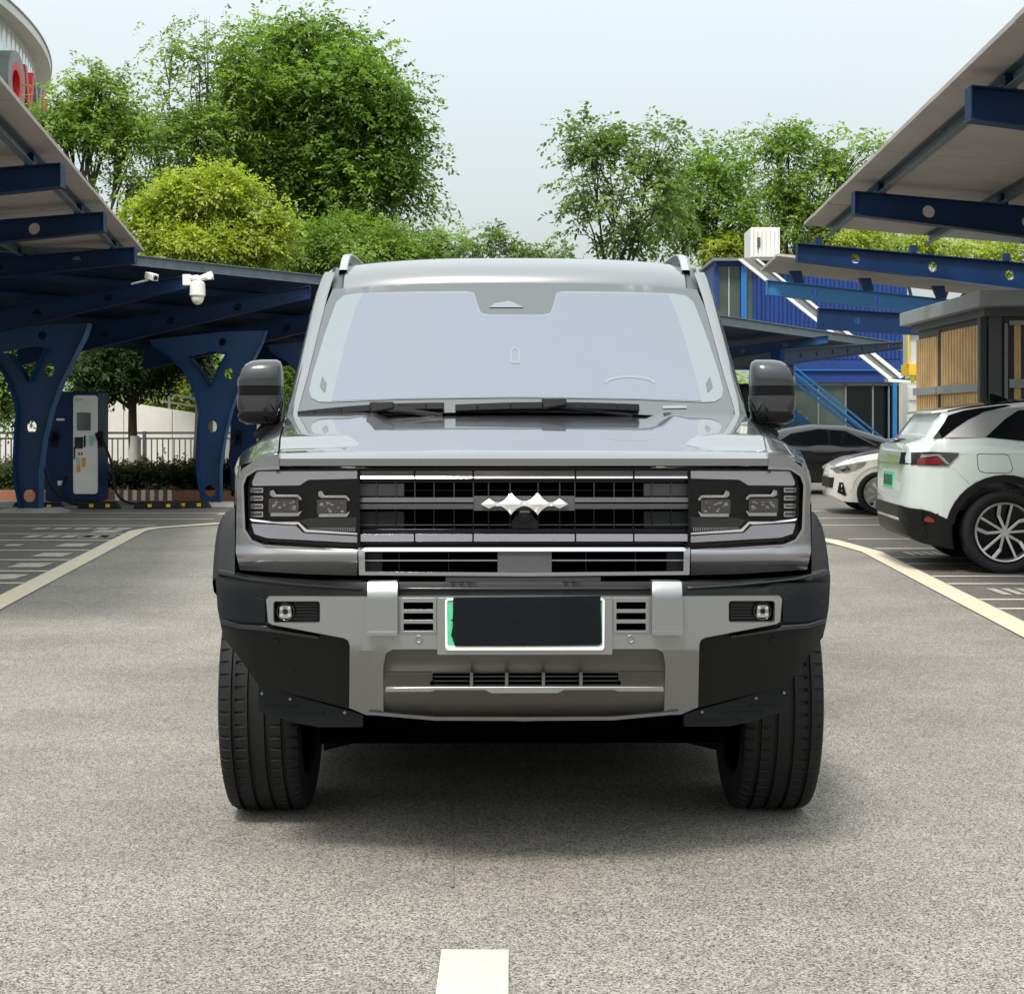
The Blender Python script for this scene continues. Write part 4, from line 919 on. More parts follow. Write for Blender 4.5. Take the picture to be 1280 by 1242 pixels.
cc = cp('front_camera', rr(648.5, 636.5, 663.5, 652, 2), .060, .04, 'gloss_black', gr, step=0, bev=.002)
cp('camera_brow', rr(650, 638, 662, 640.6, .5), .057, .004, 'radar', cc, step=0, bev=0)
cp('camera_lens', circ(656, 644, 2.2, 12), .0575, .004, 'dark_glass', cc, step=0, bev=0)
cp('camera_shroud', rnd([(640, 652), (648, 640), (664, 640), (672, 652), (672, 660), (640, 660)], 2), .078, .02, 'plastic_blue', gr, step=0)
# ---- lower intake with chrome surround
so_ = sym([(CX, 684), (448, 684), (449, 718.5), (CX, 720)]); si_ = sym([(CX, 689), (456, 689), (456.5, 714), (CX, 715.5)])
li = cp('lower_intake', sym([(CX, 686), (452, 686), (452, 718), (CX, 718)]), .09, .01, 'void', step=30, bev=0)
cp('surround', rnd(so_, 1), lambda u, v: .022 + max(0, 687 - v) * .003, .05, 'chrome', li, holes=[si_], step=14, bev=.003)
for a, b in ((456, 622), (689, 856)):
    cp('louvre', [(a, 699.5), (b, 699.5), (b, 701), (a, 701)], .05, .03, 'satin_bar', li, step=24, bev=0)
    for u in ((a + 22 if a < 500 else b - 22), (a + b) / 2 + 22, (a + b) / 2 - 40): cp('louvre_post', [(u - .6, 690), (u + .6, 690), (u + .6, 714), (u - .6, 714)], .06, .02, 'gloss_black', li, step=0, bev=0)
    e0 = 456 if a < 500 else 834; cp('intake_end', [(e0, 690), (e0 + 22, 690), (e0 + 22, 714), (e0, 714)], .058, .02, 'plastic_blue', li, step=0)
cp('radar_cover', rr(622, 688.5, 689.5, 715, 1), .030, .03, 'radar', li, step=14, bev=.002)
# ---- bumper
cp('bumper_gap', sym([(CX, 716), (449, 716), (301, 710), (300, 722), (380, 730), (CX, 732)]), .085, .02, 'void', step=24, bev=0)
def ob_(u, v):          # black bumper: top shelf leans back, lower corner tucks in
    vt = 730 if u > 455 else 730 - (455 - u) * .05
    o = .0
    if v < vt: o += (vt - v) * .0042
    if v > 785: o += (v - 785) * .0014
    return o
bo = [(CX, 727), (600, 727), (456, 727), (400, 728), (330, 723), (288, 717), (271.5, 713.5), (271, 722), (273.5, 760), (277.5, 782), (281, 797), (296, 815), (325, 856), (437, 885), (450, 887), (450, 812), (CX, 812)]
bumper = cp('bumper', sym(bo), ob_, .07, 'plastic', holes=[rr(343, 752, 399, 777, 3), mir(rr(343, 752, 399, 777, 3))], step=10, bev=.005)
both('bumper_pod', rnd([(276.5, 742), (326, 747), (332, 750), (332, 778), (300, 777), (281, 770), (278, 760)], 4), -.006, .03, 'plastic_blue', bumper, step=10, bev=.003)
both('bumper_ledge', [(276.5, 773), (300, 780), (334, 782), (336, 785), (398, 795), (398, 798), (330, 788), (299, 785), (277.5, 779)], -.010, .03, 'piano_grey', bumper, step=10, bev=.003)
both('bumper_lip', [(272, 713), (316, 722.5), (382, 729.5), (452, 734), (452, 736.5), (382, 732), (316, 725.5), (272, 716.5)], lambda u, v: -.004 + (4 - (455 - u) * .0) * .0, .03, 'piano_grey', bumper, step=12, bev=.002)
cp('bumper_lip', [(497, 734), (814, 734), (814, 737), (497, 737)], -.006, .02, 'piano_grey', bumper, step=20, bev=.002)
cp('ledge_strip', rr(557, 721, 751, 726.5, .5), .03, .03, 'radar', bumper, step=20, bev=.001)
for u in circ(0, 0, 1, 2): pass
both('parking_sensor', circ(345, 801, 4, 14), lambda u, v: ob_(u, v) - .003, .01, 'plastic_blue', bumper, step=0, bev=.001)
both('bolt_cap', circ(368, 842, 3.5, 12), lambda u, v: ob_(u, v) - .002, .01, 'plastic', bumper, step=0, bev=.001)
# silver skid panel
def osk(u, v):
    o = -.022
    du = abs(u - CX)
    if du < 187: o -= .012 * min(1, (187 - du) / 14)
    if v > 812: o += (v - 812) * .0019
    return o
sk = sym([(CX, 745), (460, 745.5), (336, 745), (333, 749), (335.5, 777), (340, 780), (430, 797), (435, 800), (437, 806), (437.5, 884), (459, 893), (CX, 901)])
slots = [rr(504, a, 541, b, 1.2) for a, b in ((752.5, 761.5), (766, 774.5), (779, 788))]
fogh = rr(342, 751, 400, 778, 4)
skid_lo = [rnd(sym([(CX, 811), (490, 811), (482, 816), (479, 832), (480, 889), (545, 896.5), (CX, 896.5)]), 2)]
holes = slots + [mir(s) for s in slots] + [fogh, mir(fogh)] + skid_lo
skid = cp('skid_panel', sk, osk, .03, 'silver', step=9, bev=.0035, holes=holes, ang=25)
cp('vent_backing', sym([(CX, 748), (500, 748), (500, 792), (CX, 792)]), -.004, .003, 'void', skid, step=30, bev=0)
tow = rnd([(459, 727), (496, 726.5), (496.5, 792), (457.5, 792)], 2)
def otow(u, v): return -.052 + (.018 * (740 - v) / 13 if v < 740 else 0)
both('tow_hook_cover', tow, otow, .05, 'silver', skid, step=9, bev=.006)
both('cover_lip', rnd([(457.5, 789), (496.5, 789), (496, 794), (458, 794)], 1), -.056, .02, 'silver', skid, step=0, bev=.003)
both('vent_frame', rnd([(500, 747), (545, 747), (545, 791), (500, 791)], 2), lambda u, v: osk(u, v) - .004, .006, 'silver', skid, holes=slots, step=9, bev=.002)
both('radar_sensor', circ(523, 798.5, 5, 18), lambda u, v: osk(u, v) - .004, .008, 'silver', skid, holes=[circ(523, 798.5, 3.4, 14)], step=0, bev=.001)
fg = both('fog_lamp', rr(341, 750, 401, 779, 4), .02, .01, 'gloss_black', step=0, bev=0)
for k in (0, 1):
    f = (lambda p: p) if not k else mir
    for v in (756, 760, 764, 768, 772): cp('lamp_rib', f([(369, v), (397, v), (397, v + 1.2), (369, v + 1.2)]), .015, .006, 'piano_grey', fg[k], step=0, bev=0)
    cp('lamp_ring', f(circ(357, 764, 11.5, 24)), .004, .015, 'lamp_smoke', fg[k], holes=[f(circ(357, 764, 9.8, 24))], step=0, bev=.002)
    cp('lamp_bowl', f(rnd([(350, 756), (364, 756), (365, 772), (349, 772)], 4)), .003, .008, 'lamp_clear', fg[k], holes=[f(circ(357, 764, 3.2, 12))], step=0, bev=.001)
    cp('lamp_core', f(circ(357, 764, 3.2, 12)), .002, .004, 'dark_glass', fg[k], step=0, bev=0)
    for a in (.8, 2.3, 3.9, 5.4): cp('lamp_glint', f(circ(357 + 7 * math.cos(a), 764 + 6 * math.sin(a), 2.2, 5)), .0015, .002, 'chrome_bright', fg[k], step=0, bev=0)
# number plate
pf = cp('plate_bracket', rnd(sym([(CX, 747), (546, 747), (546, 818), (CX, 818)]), 2), -.044, .02, 'silver', step=16, bev=.003)
cp('plate_frame', rnd(sym([(CX, 748), (555.5, 748), (556, 813), (CX, 813)]), 5), -.052, .012, 'white_paint', pf, holes=[rnd(sym([(CX, 744.5 + 6), (558.5, 750.5), (559, 807.5), (CX, 807.5)]), 3)], step=16, bev=.002)
cp('number_plate', rnd(sym([(CX, 750), (557.5, 750), (558, 809), (CX, 809)]), 3), -.048, .004, 'plate_green', pf, step=20, bev=.0005)
cp('plate_mask', [(566, 746.5), (700, 745.5), (750, 744.5), (751, 780), (751.5, 803), (748, 806), (640, 807), (568, 807), (565, 797), (563, 794), (565.5, 780), (565, 776), (562, 776), (565, 773), (565.5, 762), (565.5, 754)], -.056, .003, 'plate_cover', pf, step=14, bev=.0006)
# lower recess insert
rec = cp('lower_insert', rnd(sym([(CX, 809), (488, 809), (479, 815), (477, 832), (478, 893), (545, 899.5), (CX, 899.5)]), 2), lambda u, v: .015 + (.07 * (v - 862) / 34 if v > 862 else 0) + max(0, v - 812) * .0009, .02, 'silver_dark', step=14, bev=.002,
         holes=[[(541, 841), (773, 841), (773, 857), (541, 857)]])
cp('vent_back', [(538, 838), (776, 838), (776, 860), (538, 860)], .05, .01, 'void', rec, step=30, bev=0)
for u in (589, 633, 679, 726): cp('vent_divider', [(u - 2, 840), (u + 2, 840), (u + 2, 861), (u - 2, 861)], -.004, .05, 'silver_dark', rec, step=0, bev=.0015)
for v in (844.5, 850, 855): cp('vent_slat', [(542, v), (772, v), (772, v + 1.3), (542, v + 1.3)], .03, .01, 'lattice', rec, step=30, bev=0)
cp('bright_ledge', sym([(CX, 858), (542, 858), (482, 858.5), (481, 864.5), (538, 864.5), (544, 862.5), (606, 862.5), (614, 866.5), (CX, 866.5)]), -.012, .03, 'silver', rec, step=16, bev=.002)
cp('insert_crease', [(482, 838.5), (540, 838.5), (540, 840), (482, 840)], .0055, .004, 'piano_grey', rec, step=0, bev=0)
cp('insert_crease', [(773, 838.5), (829, 838.5), (829, 840), (773, 840)], .0055, .004, 'piano_grey', rec, step=0, bev=0)
cp('bottom_lip', sym([(CX, 896), (545, 895.5), (462, 889), (461, 892.5), (545, 900), (CX, 900.5)]), lambda u, v: osk(u, v) - .006, .03, 'silver', skid, step=14, bev=.002)
# air deflectors under the bumper
df = both('air_deflector', rnd([(325, 855), (385, 873), (440, 888), (455, 893), (455, 908), (400, 908), (372, 903), (325, 888)], 2), .16, .02, 'plastic_blue', step=10, bev=.003)
for (a, b, v, m) in ((331, 374, 881, 8), (355, 407, 889.5, 12), (382, 441, 899, 10)):
    both('slot', [(a, v - 1.6), (a + m, v - 1.6), (a + m + 3, v - .5), (b, v - .3), (b, v + 3.8), (a, v + 3.0)], .1575, .006, 'plastic', df, step=0, bev=.001,
         holes=[[(a + 1.3, v - .4), (a + m, v - .4), (a + m + 3, v + .8), (b - 1.3, v + .9), (b - 1.3, v + 2.6), (a + 1.3, v + 1.9)]])
for (u, v) in ((329, 866), (364, 873), (432, 890)): both('bolt', circ(u, v, 1.9, 10), .156, .006, 'grey_metal', df, step=0, bev=0)
mb = MB(); mb.box(-.76, .76, .26, .44, .66, .95); mb.box(-.60, .60, .20, .44, .42, .95); mb.box(-.60, .60, .445, 1.2, .30, .95); mb.build('underbody_shade_box', 'void', car)  # unseen black boxes, shaped to keep light out from under the car
mb = MB(); mb.box(-.88, .88, 1.36, 3.2, .15, .5); mb.build('floor_shade_box', 'void', car)  # black floor box, set low to deepen the shadow beneath
mb = MB(); mb.box(-.6, .6, 3.21, 4.9, .2, .6); mb.build('rear_floor', 'void', car)
cp('front_undertray', sym([(CX, 885), (470, 880), (455, 893), (462, 905), (480, 911), (505, 911), (512, 918), (600, 921), (CX, 919)]), .20, .2, 'void', step=20, bev=0)
for s in (-1, 1):      # lower suspension arms
    mb = MB(); mb.tube([(s * .30, .95, .30), (s * .48, .90, .26), (s * .64, .88, .24)], [.045, .035, .05], 10); mb.tube([(s * .30, 1.2, .32), (s * .62, .92, .25)], [.03, .03], 8); mb.build('suspension_arm', 'plastic', car)
# mirrors
def sup(levels, cx, cy, name, mat, parent, n=28, e=3.2, m=1):
    mb = MB(); rows = []
    for (z, hx, hy, ox) in levels:
        r = []
        for k in range(n):
            t = 2 * math.pi * k / n; c, s_ = math.cos(t), math.sin(t)
            r.append((cx + m * ox + hx * math.copysign(abs(c) ** (2 / e), c), cy + hy * math.copysign(abs(s_) ** (2 / e), s_), z))
        rows.append(r)
    mb.grid(rows, close=True); k = len(mb.v) // n
    mb.f.append(tuple(range(n))); mb.f.append(tuple((k - 1) * n + i for i in range(n)))
    return mb.build(name, mat, parent, ang=50)
for s in (-1, 1):
    cx, cy = s * .978, 1.82; m = -s
    hd = sup([(1.390, .086, .07, 0), (1.41, .086, .072, 0), (1.435, .083, .071, .003), (1.455, .078, .066, .006), (1.472, .068, .055, .013), (1.483, .055, .040, .02), (1.489, .038, .02, .028)], cx, cy, 'mirror', 'paint_dark', car, m=m)
    sup([(1.350, .084, .068, 0), (1.392, .084, .068, 0)], cx, cy, 'band', 'gloss_black', hd, m=m)
    sup([(1.292, .082, .066, .002), (1.31, .086, .071, 0), (1.352, .088, .072, 0)], cx, cy, 'lower_cap', 'paint_dark', hd, m=m)
    sup([(1.243, .060, .04, .01), (1.256, .078, .058, 0), (1.275, .083, .066, -.002), (1.293, .079, .064, 0)], cx, cy, 'housing', 'gloss_black', hd, m=m)
    mb = MB(); mb.bar((cx + m * .005, cy + .01, 1.245), (s * .885, cy + .04, 1.165), .12, .05, up=(0, -1, 0), w2=.05, h2=.08); bevel(mb.build('mirror_arm', 'plastic', hd), .015, 3)
    mb = MB(); mb.box(cx - .07, cx + .07, cy + .072, cy + .078, 1.27, 1.47); mb.build('mirror_glass', 'glass_pale', hd)
# wheels
def tyre_mesh(rad, w, rim, name='tyre', lug=True, sect=64):
    h = w / 2; pr = [(-h + .035, rim, 0), (-h + .012, rim + .02, 0), (-h, (rim + rad) / 2, 0), (-h + .001, rad - .030, 0), (-h + .007, rad - .011, 1), (-h + .022, rad - .002, 1)]
    g = [-.60, -.2, .2, .60] if lug else []
    last = -h + .028
    for q in g:
        c = q * h; pr += [(c - .012, rad - .001, 1 if q > .5 else 0), (c - .006, rad, 0), (c - .0045, rad - .010, 0), (c + .0045, rad - .010, 0), (c + .006, rad, 0), (c + .012, rad - .001, 1 if q < -.5 else 0)]
    pr2 = [(-a, b, c) for a, b, c in pr[:6]][::-1]
    k = [(a, b, c) for a, b, c in pr]; k += pr2
    k = sorted(k[6:-6], key=lambda t: t[0]); k = pr[:6] + k + pr2
    mb = MB(); rows = []
    for i in range(sect):
        for (f, low) in ((.0, 0), (.70, 0), (.76, 1), (.94, 1)):
            a = 2 * math.pi * (i + f) / sect; r = []
            for (x, rr_, lg) in k:
                q = rr_ - (.0065 if (low and lg and lug) else 0); sh = .012 if False else 0
                r.append((x, math.cos(a + sh) * q, math.sin(a + sh) * q))
            rows.append(r)
    rows.append(rows[0]); mb.grid(rows)
    me = bpy.data.meshes.new(name); me.from_pydata(mb.v, [], mb.f)
    bm = bmesh.new(); bm.from_mesh(me); bmesh.ops.remove_doubles(bm, verts=bm.verts, dist=1e-6); bmesh.ops.recalc_face_normals(bm, faces=bm.faces); bm.to_mesh(me); bm.free()
    return finish(me, True, 28)
TM = tyre_mesh(.388, .250, .262); TM.materials.append(MATS['rubber'])
def rim_mesh(r, w, n, tw=0):
    mb = MB(); mb.grid([[(x, math.cos(a) * q, math.sin(a) * q) for (x, q) in ((-w / 2, r), (-w / 2 + .01, r - .012), (0, r - .03), (w / 2 - .02, r - .03), (w / 2, r))] for a in [2 * math.pi * k / 48 for k in range(49)]])
    for k in range(n):
        a = 2 * math.pi * k / n
        for da in (-.16, .16):
            mb.bar((-w / 2 + .03, math.cos(a + da * .5) * .03, math.sin(a + da * .5) * .03), (-w / 2 + .015, math.cos(a + da) * (r - .015), math.sin(a + da) * (r - .015)), .028, .03, up=(1, 0, 0), w2=.022)
    mb.disc((-w / 2 + .01, 0, 0), (1, 0, 0), .055, .04); me = bpy.data.meshes.new('rim'); me.from_pydata(mb.v, [], mb.f); me.materials.append(MATS['alloy']); return finish(me, True, 30)
RM = rim_mesh(.265, .21, 6)
for s in (-1, 1):
    for y in (.87, 3.79):
        w = ob('wheel', None, None, car, (s * .772, y, .392)); w.empty_display_size = .1
        if s > 0: w.rotation_euler = (0, 0, math.pi)
        bpy.data.objects.remove(w)
        t = ob('tyre', TM, None, car, (s * (.799 if y < 2 else .832), y + .06, .387)); t.rotation_euler = (R(3), 0, math.pi if s > 0 else 0)
        r = ob('rim', RM, None, t, (-.012, 0, 0))
        mb = MB(); mb.disc((.098, 0, 0), (1, 0, 0), .270, .006, 32); mb.build('wheel_inner', 'void', t)
# ================================================================ other cars
def I(x, pts): return float(np.interp(x, [p[0] for p in pts], [p[1] for p in pts]))
def build_car(label, grp, loc, rz, L, W_, top, bot, belt, plan, wheels, rad, paint, archr, spokes=5, rimr=None, clad=None):
    c = thing('parked_car', label, 'car', loc, rz, grp); roof = max(p[1] for p in top)
    def sy(x, z):
        b = I(x, belt); w = I(x, plan) * W_
        if z < b: return w * (1 - .045 * max(0, (b - z - .12)) ** 2 / .3 - (.02 if z > b - .04 else 0))
        return w * (.98 - .26 * (z - b) / max(.2, roof - b))
    xs = sorted(set([round(k * L / 60, 3) for k in range(61)] + [p[0] for p in plan] + [p[0] for p in top]))
    rows = []
    for x in xs:
        zb, zt = I(x, bot), I(x, top); r = []; n = 14
        for k in range(n + 1):
            f = k / n; z = zb + (zt - zb) * f
            r.append((x, sy(x, z) * (1 if k < n else .95), z - (0 if k < n else -.004)))
        zt2 = zt + .012; r[n] = (x, sy(x, zt) * .93, zt + .004); r.append((x, sy(x, zt) * .6, zt + .018)); r.append((x, 0, zt + .024))
        full = [(x, 0, zb)] + r + [(a, -b, cc) for a, b, cc in r[:-1][::-1]]
        rows.append(full)
    mb = MB(); mb.grid(rows, close=True); n = len(rows[0]); mb.f.append(tuple(range(n))); k0 = (len(rows) - 1) * n; mb.f.append(tuple(k0 + i for i in range(n)))
    body = mb.build('body', paint, c, ang=45)
    for wx in wheels:
        for s in (-1, 1):
            cb_ = MB(); cb_.disc((wx, s * (W_ + .2), rad), (0, -s, 0), archr, .2 + W_ * .45, 40); cut = cb_.build('cut', None, None)
            cut.matrix_world = c.matrix_world
            cut.parent = c
            m = body.modifiers.new('b', 'BOOLEAN'); m.object = cut; m.operation = 'DIFFERENCE'; m.solver = 'EXACT'
            bpy.context.view_layer.update(); dg = bpy.context.evaluated_depsgraph_get(); me = bpy.data.meshes.new_from_object(body.evaluated_get(dg)); body.modifiers.clear(); body.data = me
            bpy.data.objects.remove(cut)
    body.data.name = 'body'
    if not body.data.materials: body.data.materials.append(MATS[paint])
    if clad:
        body.data.materials.append(MATS['plastic'])
        for p in body.data.polygons:
            if p.center.z < I(p.center.x, clad): p.material_index = 1
    def patch(name, poly, mat, side=(-1, 1), off=.006, parent=None, th=.01, step=.06, holes=()):
        out = []
        for i, s in enumerate(side):
            par = parent[i] if isinstance(parent, list) else (parent or c)
            out.append(plate(name, poly, list(holes), lambda a, b: (a, s * (sy(a, b) + off), b), lambda a, b: (a, s * (sy(a, b) + off - th), b), mat, par, step, .0))
        return out
    pi = [(p[1] * W_, p[0]) for p in plan if p[0] < L * .4]
    pf = [(p[1] * W_, p[0]) for p in plan if p[0] > L * .6][::-1]
    def rear(name, poly, mat, prof, off=.008, parent=None, step=.06, th=.01, end=0):
        tb = pi if not end else pf
        def f(y, z, o=0): x = float(np.interp(abs(y), [t[0] for t in tb], [t[1] for t in tb])) + (I(z, prof) if not end else -I(z, prof)) ; return (x - (off - o) * (1 if not end else -1), y, z)
        return plate(name, poly, [], lambda a, b: f(a, b), lambda a, b: f(a, b, th), mat, parent or c, step, 0)
    def toppatch(name, poly, mat, off=.006, step=.05):
        def f(x, y, o): return (x, y, I(x, top) + .026 - .03 * (abs(y) / .6) ** 2 * .5 + o)
        return plate(name, poly, [], lambda a, b: f(a, b, off), lambda a, b: f(a, b, off - .015), mat, c, step, 0)
    tm = tyre_mesh(rad, .215, (rimr or rad * .68), lug=False, sect=20); tm.materials.append(MATS['rubber'])
    for wx in wheels:
        for s in (-1, 1):
            t = ob('tyre', tm, None, c, (wx, s * (W_ - .115), rad)); t.rotation_euler = (0, 0, -s * math.pi / 2 if s > 0 else math.pi / 2)
            rr_ = rimr or rad * .68; mb = MB()
            mb.grid([[(x, math.cos(a) * q, math.sin(a) * q) for (x, q) in ((-.100, rr_ + .006), (-.108, rr_), (-.104, rr_ - .012), (-.06, rr_ - .02), (.05, rr_ - .03))] for a in [2 * math.pi * k / 48 for k in range(49)]])
            rim = mb.build('rim', 'alloy', t)
            mb = MB(); mb.disc((-.045, 0, 0), (1, 0, 0), rr_ - .01, .02, 32); mb.build('rim_back', 'gloss_black', rim)
            if spokes == 5:
                for k in range(5):
                    a = 2 * math.pi * k / 5 + .35
                    mb = MB()
                    pt = lambda q, b, x=-.085: (x, math.cos(b) * q, math.sin(b) * q)
                    mb.bar(pt(.03, a - .2), pt(rr_ * .62, a - .40), .024, .02, up=(1, 0, 0)); mb.bar(pt(rr_ * .60, a - .40), pt(rr_ - .005, a - .22, -.095), .030, .02, up=(1, 0, 0))
                    mb.bar(pt(.03, a + .25), pt(rr_ - .005, a + .20, -.095), .022, .02, up=(1, 0, 0)); bevel(mb.build('spoke', 'alloy', rim, smooth=False), .003)
            else:
                for k in range(spokes):
                    a = 2 * math.pi * k / spokes; mb = MB(); pt = lambda q, b, x=-.085: (x, math.cos(b) * q, math.sin(b) * q)
                    mb.bar(pt(.03, a), pt(rr_ - .005, a + .08, -.098), .03, .02, up=(1, 0, 0), w2=.055); bevel(mb.build('spoke', 'car_silver', rim, smooth=False), .004)
            mb = MB(); mb.disc((-.098, 0, 0), (1, 0, 0), .032, .03, 20); mb.build('hub_cap', 'alloy', rim)
    mb = MB(); mb.box(.35, L - .35, -W_ * .8, W_ * .8, .20, .5); mb.build('underbody', 'void', c)
    for wx in wheels:
        mb = MB(); mb.box(wx - archr, wx + archr, -W_ * .55, W_ * .55, .25, rad + archr); mb.build('wheel_well', 'void', c)
    return c, patch, rear, toppatch
# --- white electric SUV on the right
top = [(0, .62), (.03, .97), (.06, 1.05), (.2, 1.095), (.27, 1.20), (.35, 1.318), (.5, 1.352), (.685, 1.378), (.99, 1.412), (1.30, 1.43), (1.9, 1.45), (2.5, 1.435), (3.0, 1.33), (3.55, 1.04), (3.7, .98), (4.3, .88), (4.5, .78), (4.58, .6)]
bot = [(0, .42), (.05, .30), (.12, .25), (.35, .20), (.6, .19), (4.0, .19), (4.4, .22), (4.58, .38)]
belt = [(0, 1.10), (.3, 1.12), (.6, 1.115), (1.0, 1.08), (3.4, 1.0), (4.58, .9)]
plan = [(0, .60), (.02, .72), (.05, .81), (.10, .88), (.18, .93), (.3, .965), (.6, .99), (1.0, 1), (3.6, 1), (4.1, .96), (4.4, .84), (4.52, .68), (4.58, .5)]
sv, patch, rear, tpch = build_car('white crossover car with a black roof parked on the right, rear towards the SUV', None, (3.32, 14.14, 0), -.06, 4.58, .925, top, bot, belt, plan, (.80, 3.57), .345, 'white_car', .415, rimr=.243, clad=[(0, .50), (.35, .45), (.45, .36), (4.2, .36), (4.3, .5), (4.6, .5)])
WX, WZ = .80, .345
def arcp(cx, cz, r, a0, a1, n=18): return [(cx + r * math.cos(R(a0 + (a1 - a0) * k / n)), cz + r * math.sin(R(a0 + (a1 - a0) * k / n))) for k in range(n + 1)]
for cx in (.80, 3.57):
    patch('arch_cladding', arcp(cx, .345, .475, 168, -4) + arcp(cx, .345, .412, -4, 172), 'plastic', off=.012, th=.03)
patch('rear_cladding', [(.13, .53), (.20, .515), (.33, .455), (.40, .43)] + arcp(.80, .345, .43, 166, 196, 6) + [(.40, .20), (.36, .205), (.16, .26), (.12, .30)], 'plastic', off=.010)
patch('sill_cladding', [(1.2, .20), (1.2, .36), (3.16, .36), (3.16, .20)], 'plastic', off=.010, step=.1)
rear('rear_cladding', [(-.84, .53), (-.6, .55), (.6, .55), (.84, .53), (.82, .30), (.6, .27), (-.6, .27), (-.82, .30)], 'plastic', [(.25, .10), (.46, .0), (.9, .0)], off=.012)
patch('reflector', [(.14, .43), (.18, .475), (.235, .445), (.23, .42)], 'red_lamp', off=.021)
patch('reflector_surround', [(.10, .46), (.14, .485), (.18, .478), (.14, .43), (.12, .42)], 'plastic', off=.018)
lp = patch('tail_lamp', [(.06, .898), (.06, 1.0), (.20, 1.008), (.425, 1.0), (.415, .975), (.335, .892)], 'lamp_smoke', off=.012)
patch('lamp_red', [(.10, .905), (.27, .905), (.30, .93), (.25, .965), (.20, .955), (.10, .95)], 'red_lamp', off=.016, parent=lp, step=.03)
patch('lamp_white', [(.12, .957), (.19, .965), (.25, .974), (.33, .905), (.35, .905), (.27, .99), (.13, .985)], 'lamp_clear', off=.018, parent=lp, step=.03)
rear('light_strip', [(-.85, .90), (.85, .90), (.85, 1.0), (-.85, 1.0)], 'lamp_smoke', [(.25, .1), (.46, .0), (.9, .02), (1.05, .05)], off=.022, step=.03)
npl = rear('number_plate', [(-.24, .68), (.24, .68), (.24, .82), (-.24, .82)], 'plate_green', [(.25, .1), (.46, .0), (.9, .02)], off=.012)
for k in range(6): rear('plate_character', [(-.20 + k * .07, .705), (-.16 + k * .07, .705), (-.16 + k * .07, .795), (-.20 + k * .07, .795)], 'plastic', [(.25, .1), (.46, .0), (.9, .02)], off=.014, parent=npl)
patch('pillar_trim', [(.315, 1.128), (.42, 1.204), (.54, 1.275), (.67, 1.335), (.91, 1.375), (1.2, 1.39), (2.5, 1.385), (2.52, 1.365), (1.2, 1.372), (.95, 1.355), (.83, 1.28), (.64, 1.125)], 'car_silver', off=.006)
wn = patch('side_window', [(.64, 1.128), (.83, 1.28), (.95, 1.352), (1.2, 1.366), (2.5, 1.36), (2.95, 1.22), (3.3, 1.06), (1.05, 1.09)], 'dark_glass', off=.004)
patch('window_pillar', [(1.02, 1.095), (1.04, 1.095), (1.16, 1.36), (1.145, 1.36)], 'piano_grey', off=.008, parent=wn, step=0)
patch('rear_quarter_black', [(.22, 1.115), (.30, 1.125), (.41, 1.20), (.53, 1.275), (.66, 1.337), (.9, 1.39), (.86, 1.398), (.62, 1.37), (.5, 1.35), (.37, 1.31), (.33, 1.25)], 'gloss_black', off=.006)
fl = patch('fuel_flap', rnd([(.585, .86), (.57, .99), (.82, .985), (.86, .86), (.82, .835), (.62, .84)], .03), 'white_car', side=(-1,), off=.0035, step=.03)
patch('flap_gap', rnd([(.58, .856), (.565, .995), (.823, .99), (.866, .858), (.82, .830), (.618, .835)], .03), 'plastic', side=(-1,), off=.0015, step=.03)
for pl in ([(.985, 1.10), (.991, 1.10), (1.02, 1.0), (1.20, .62), (1.194, .62), (1.01, 1.0)], [(2.2, 1.04), (2.206, 1.04), (2.206, .38), (2.2, .38)], [(.36, .89), (.365, .885), (.52, .74), (.516, .74)]): patch('panel_gap', pl, 'plastic', off=.0015, step=0)
patch('crease', [(.42, .994), (.8, .998), (1.0, .995), (1.0, .990), (.8, .993), (.42, .989)], 'white_car', off=.004, step=0)
tpch('rear_window', [(.205, -.60), (.345, -.52), (.345, .52), (.205, .60)], 'glass_pale', off=.008, step=.03)
tpch('roof_panel', [(.40, -.60), (2.4, -.60), (2.4, .60), (.40, .60)], 'gloss_black', off=.010, step=.1)
mb = MB(); mb.hexa([(.27, -.56, 1.325), (.55, -.60, 1.355), (.55, .60, 1.355), (.27, .56, 1.325), (.27, -.55, 1.345), (.55, -.58, 1.385), (.55, .58, 1.385), (.27, .55, 1.345)]); bevel(mb.build('spoiler', 'white_car', sv), .008)
mb = MB(); mb.hexa([(.88, -.02, 1.43), (1.08, -.03, 1.44), (1.08, .03, 1.44), (.88, .02, 1.43), (.88, -.005, 1.505), (.91, -.008, 1.505), (.91, .008, 1.505), (.88, .005, 1.505)]); bevel(mb.build('aerial_fin', 'gloss_black', sv), .006)
mb = MB(); mb.bar((.10, -.05, 1.10), (.10, .35, 1.10), .10, .02); bevel(mb.build('rear_wiper', 'lamp_smoke', sv), .006)
mb = MB(); mb.bar((1.12, -.945, .93), (1.32, -.945, .93), .02, .03); bevel(mb.build('door_handle', 'white_car', sv), .006)
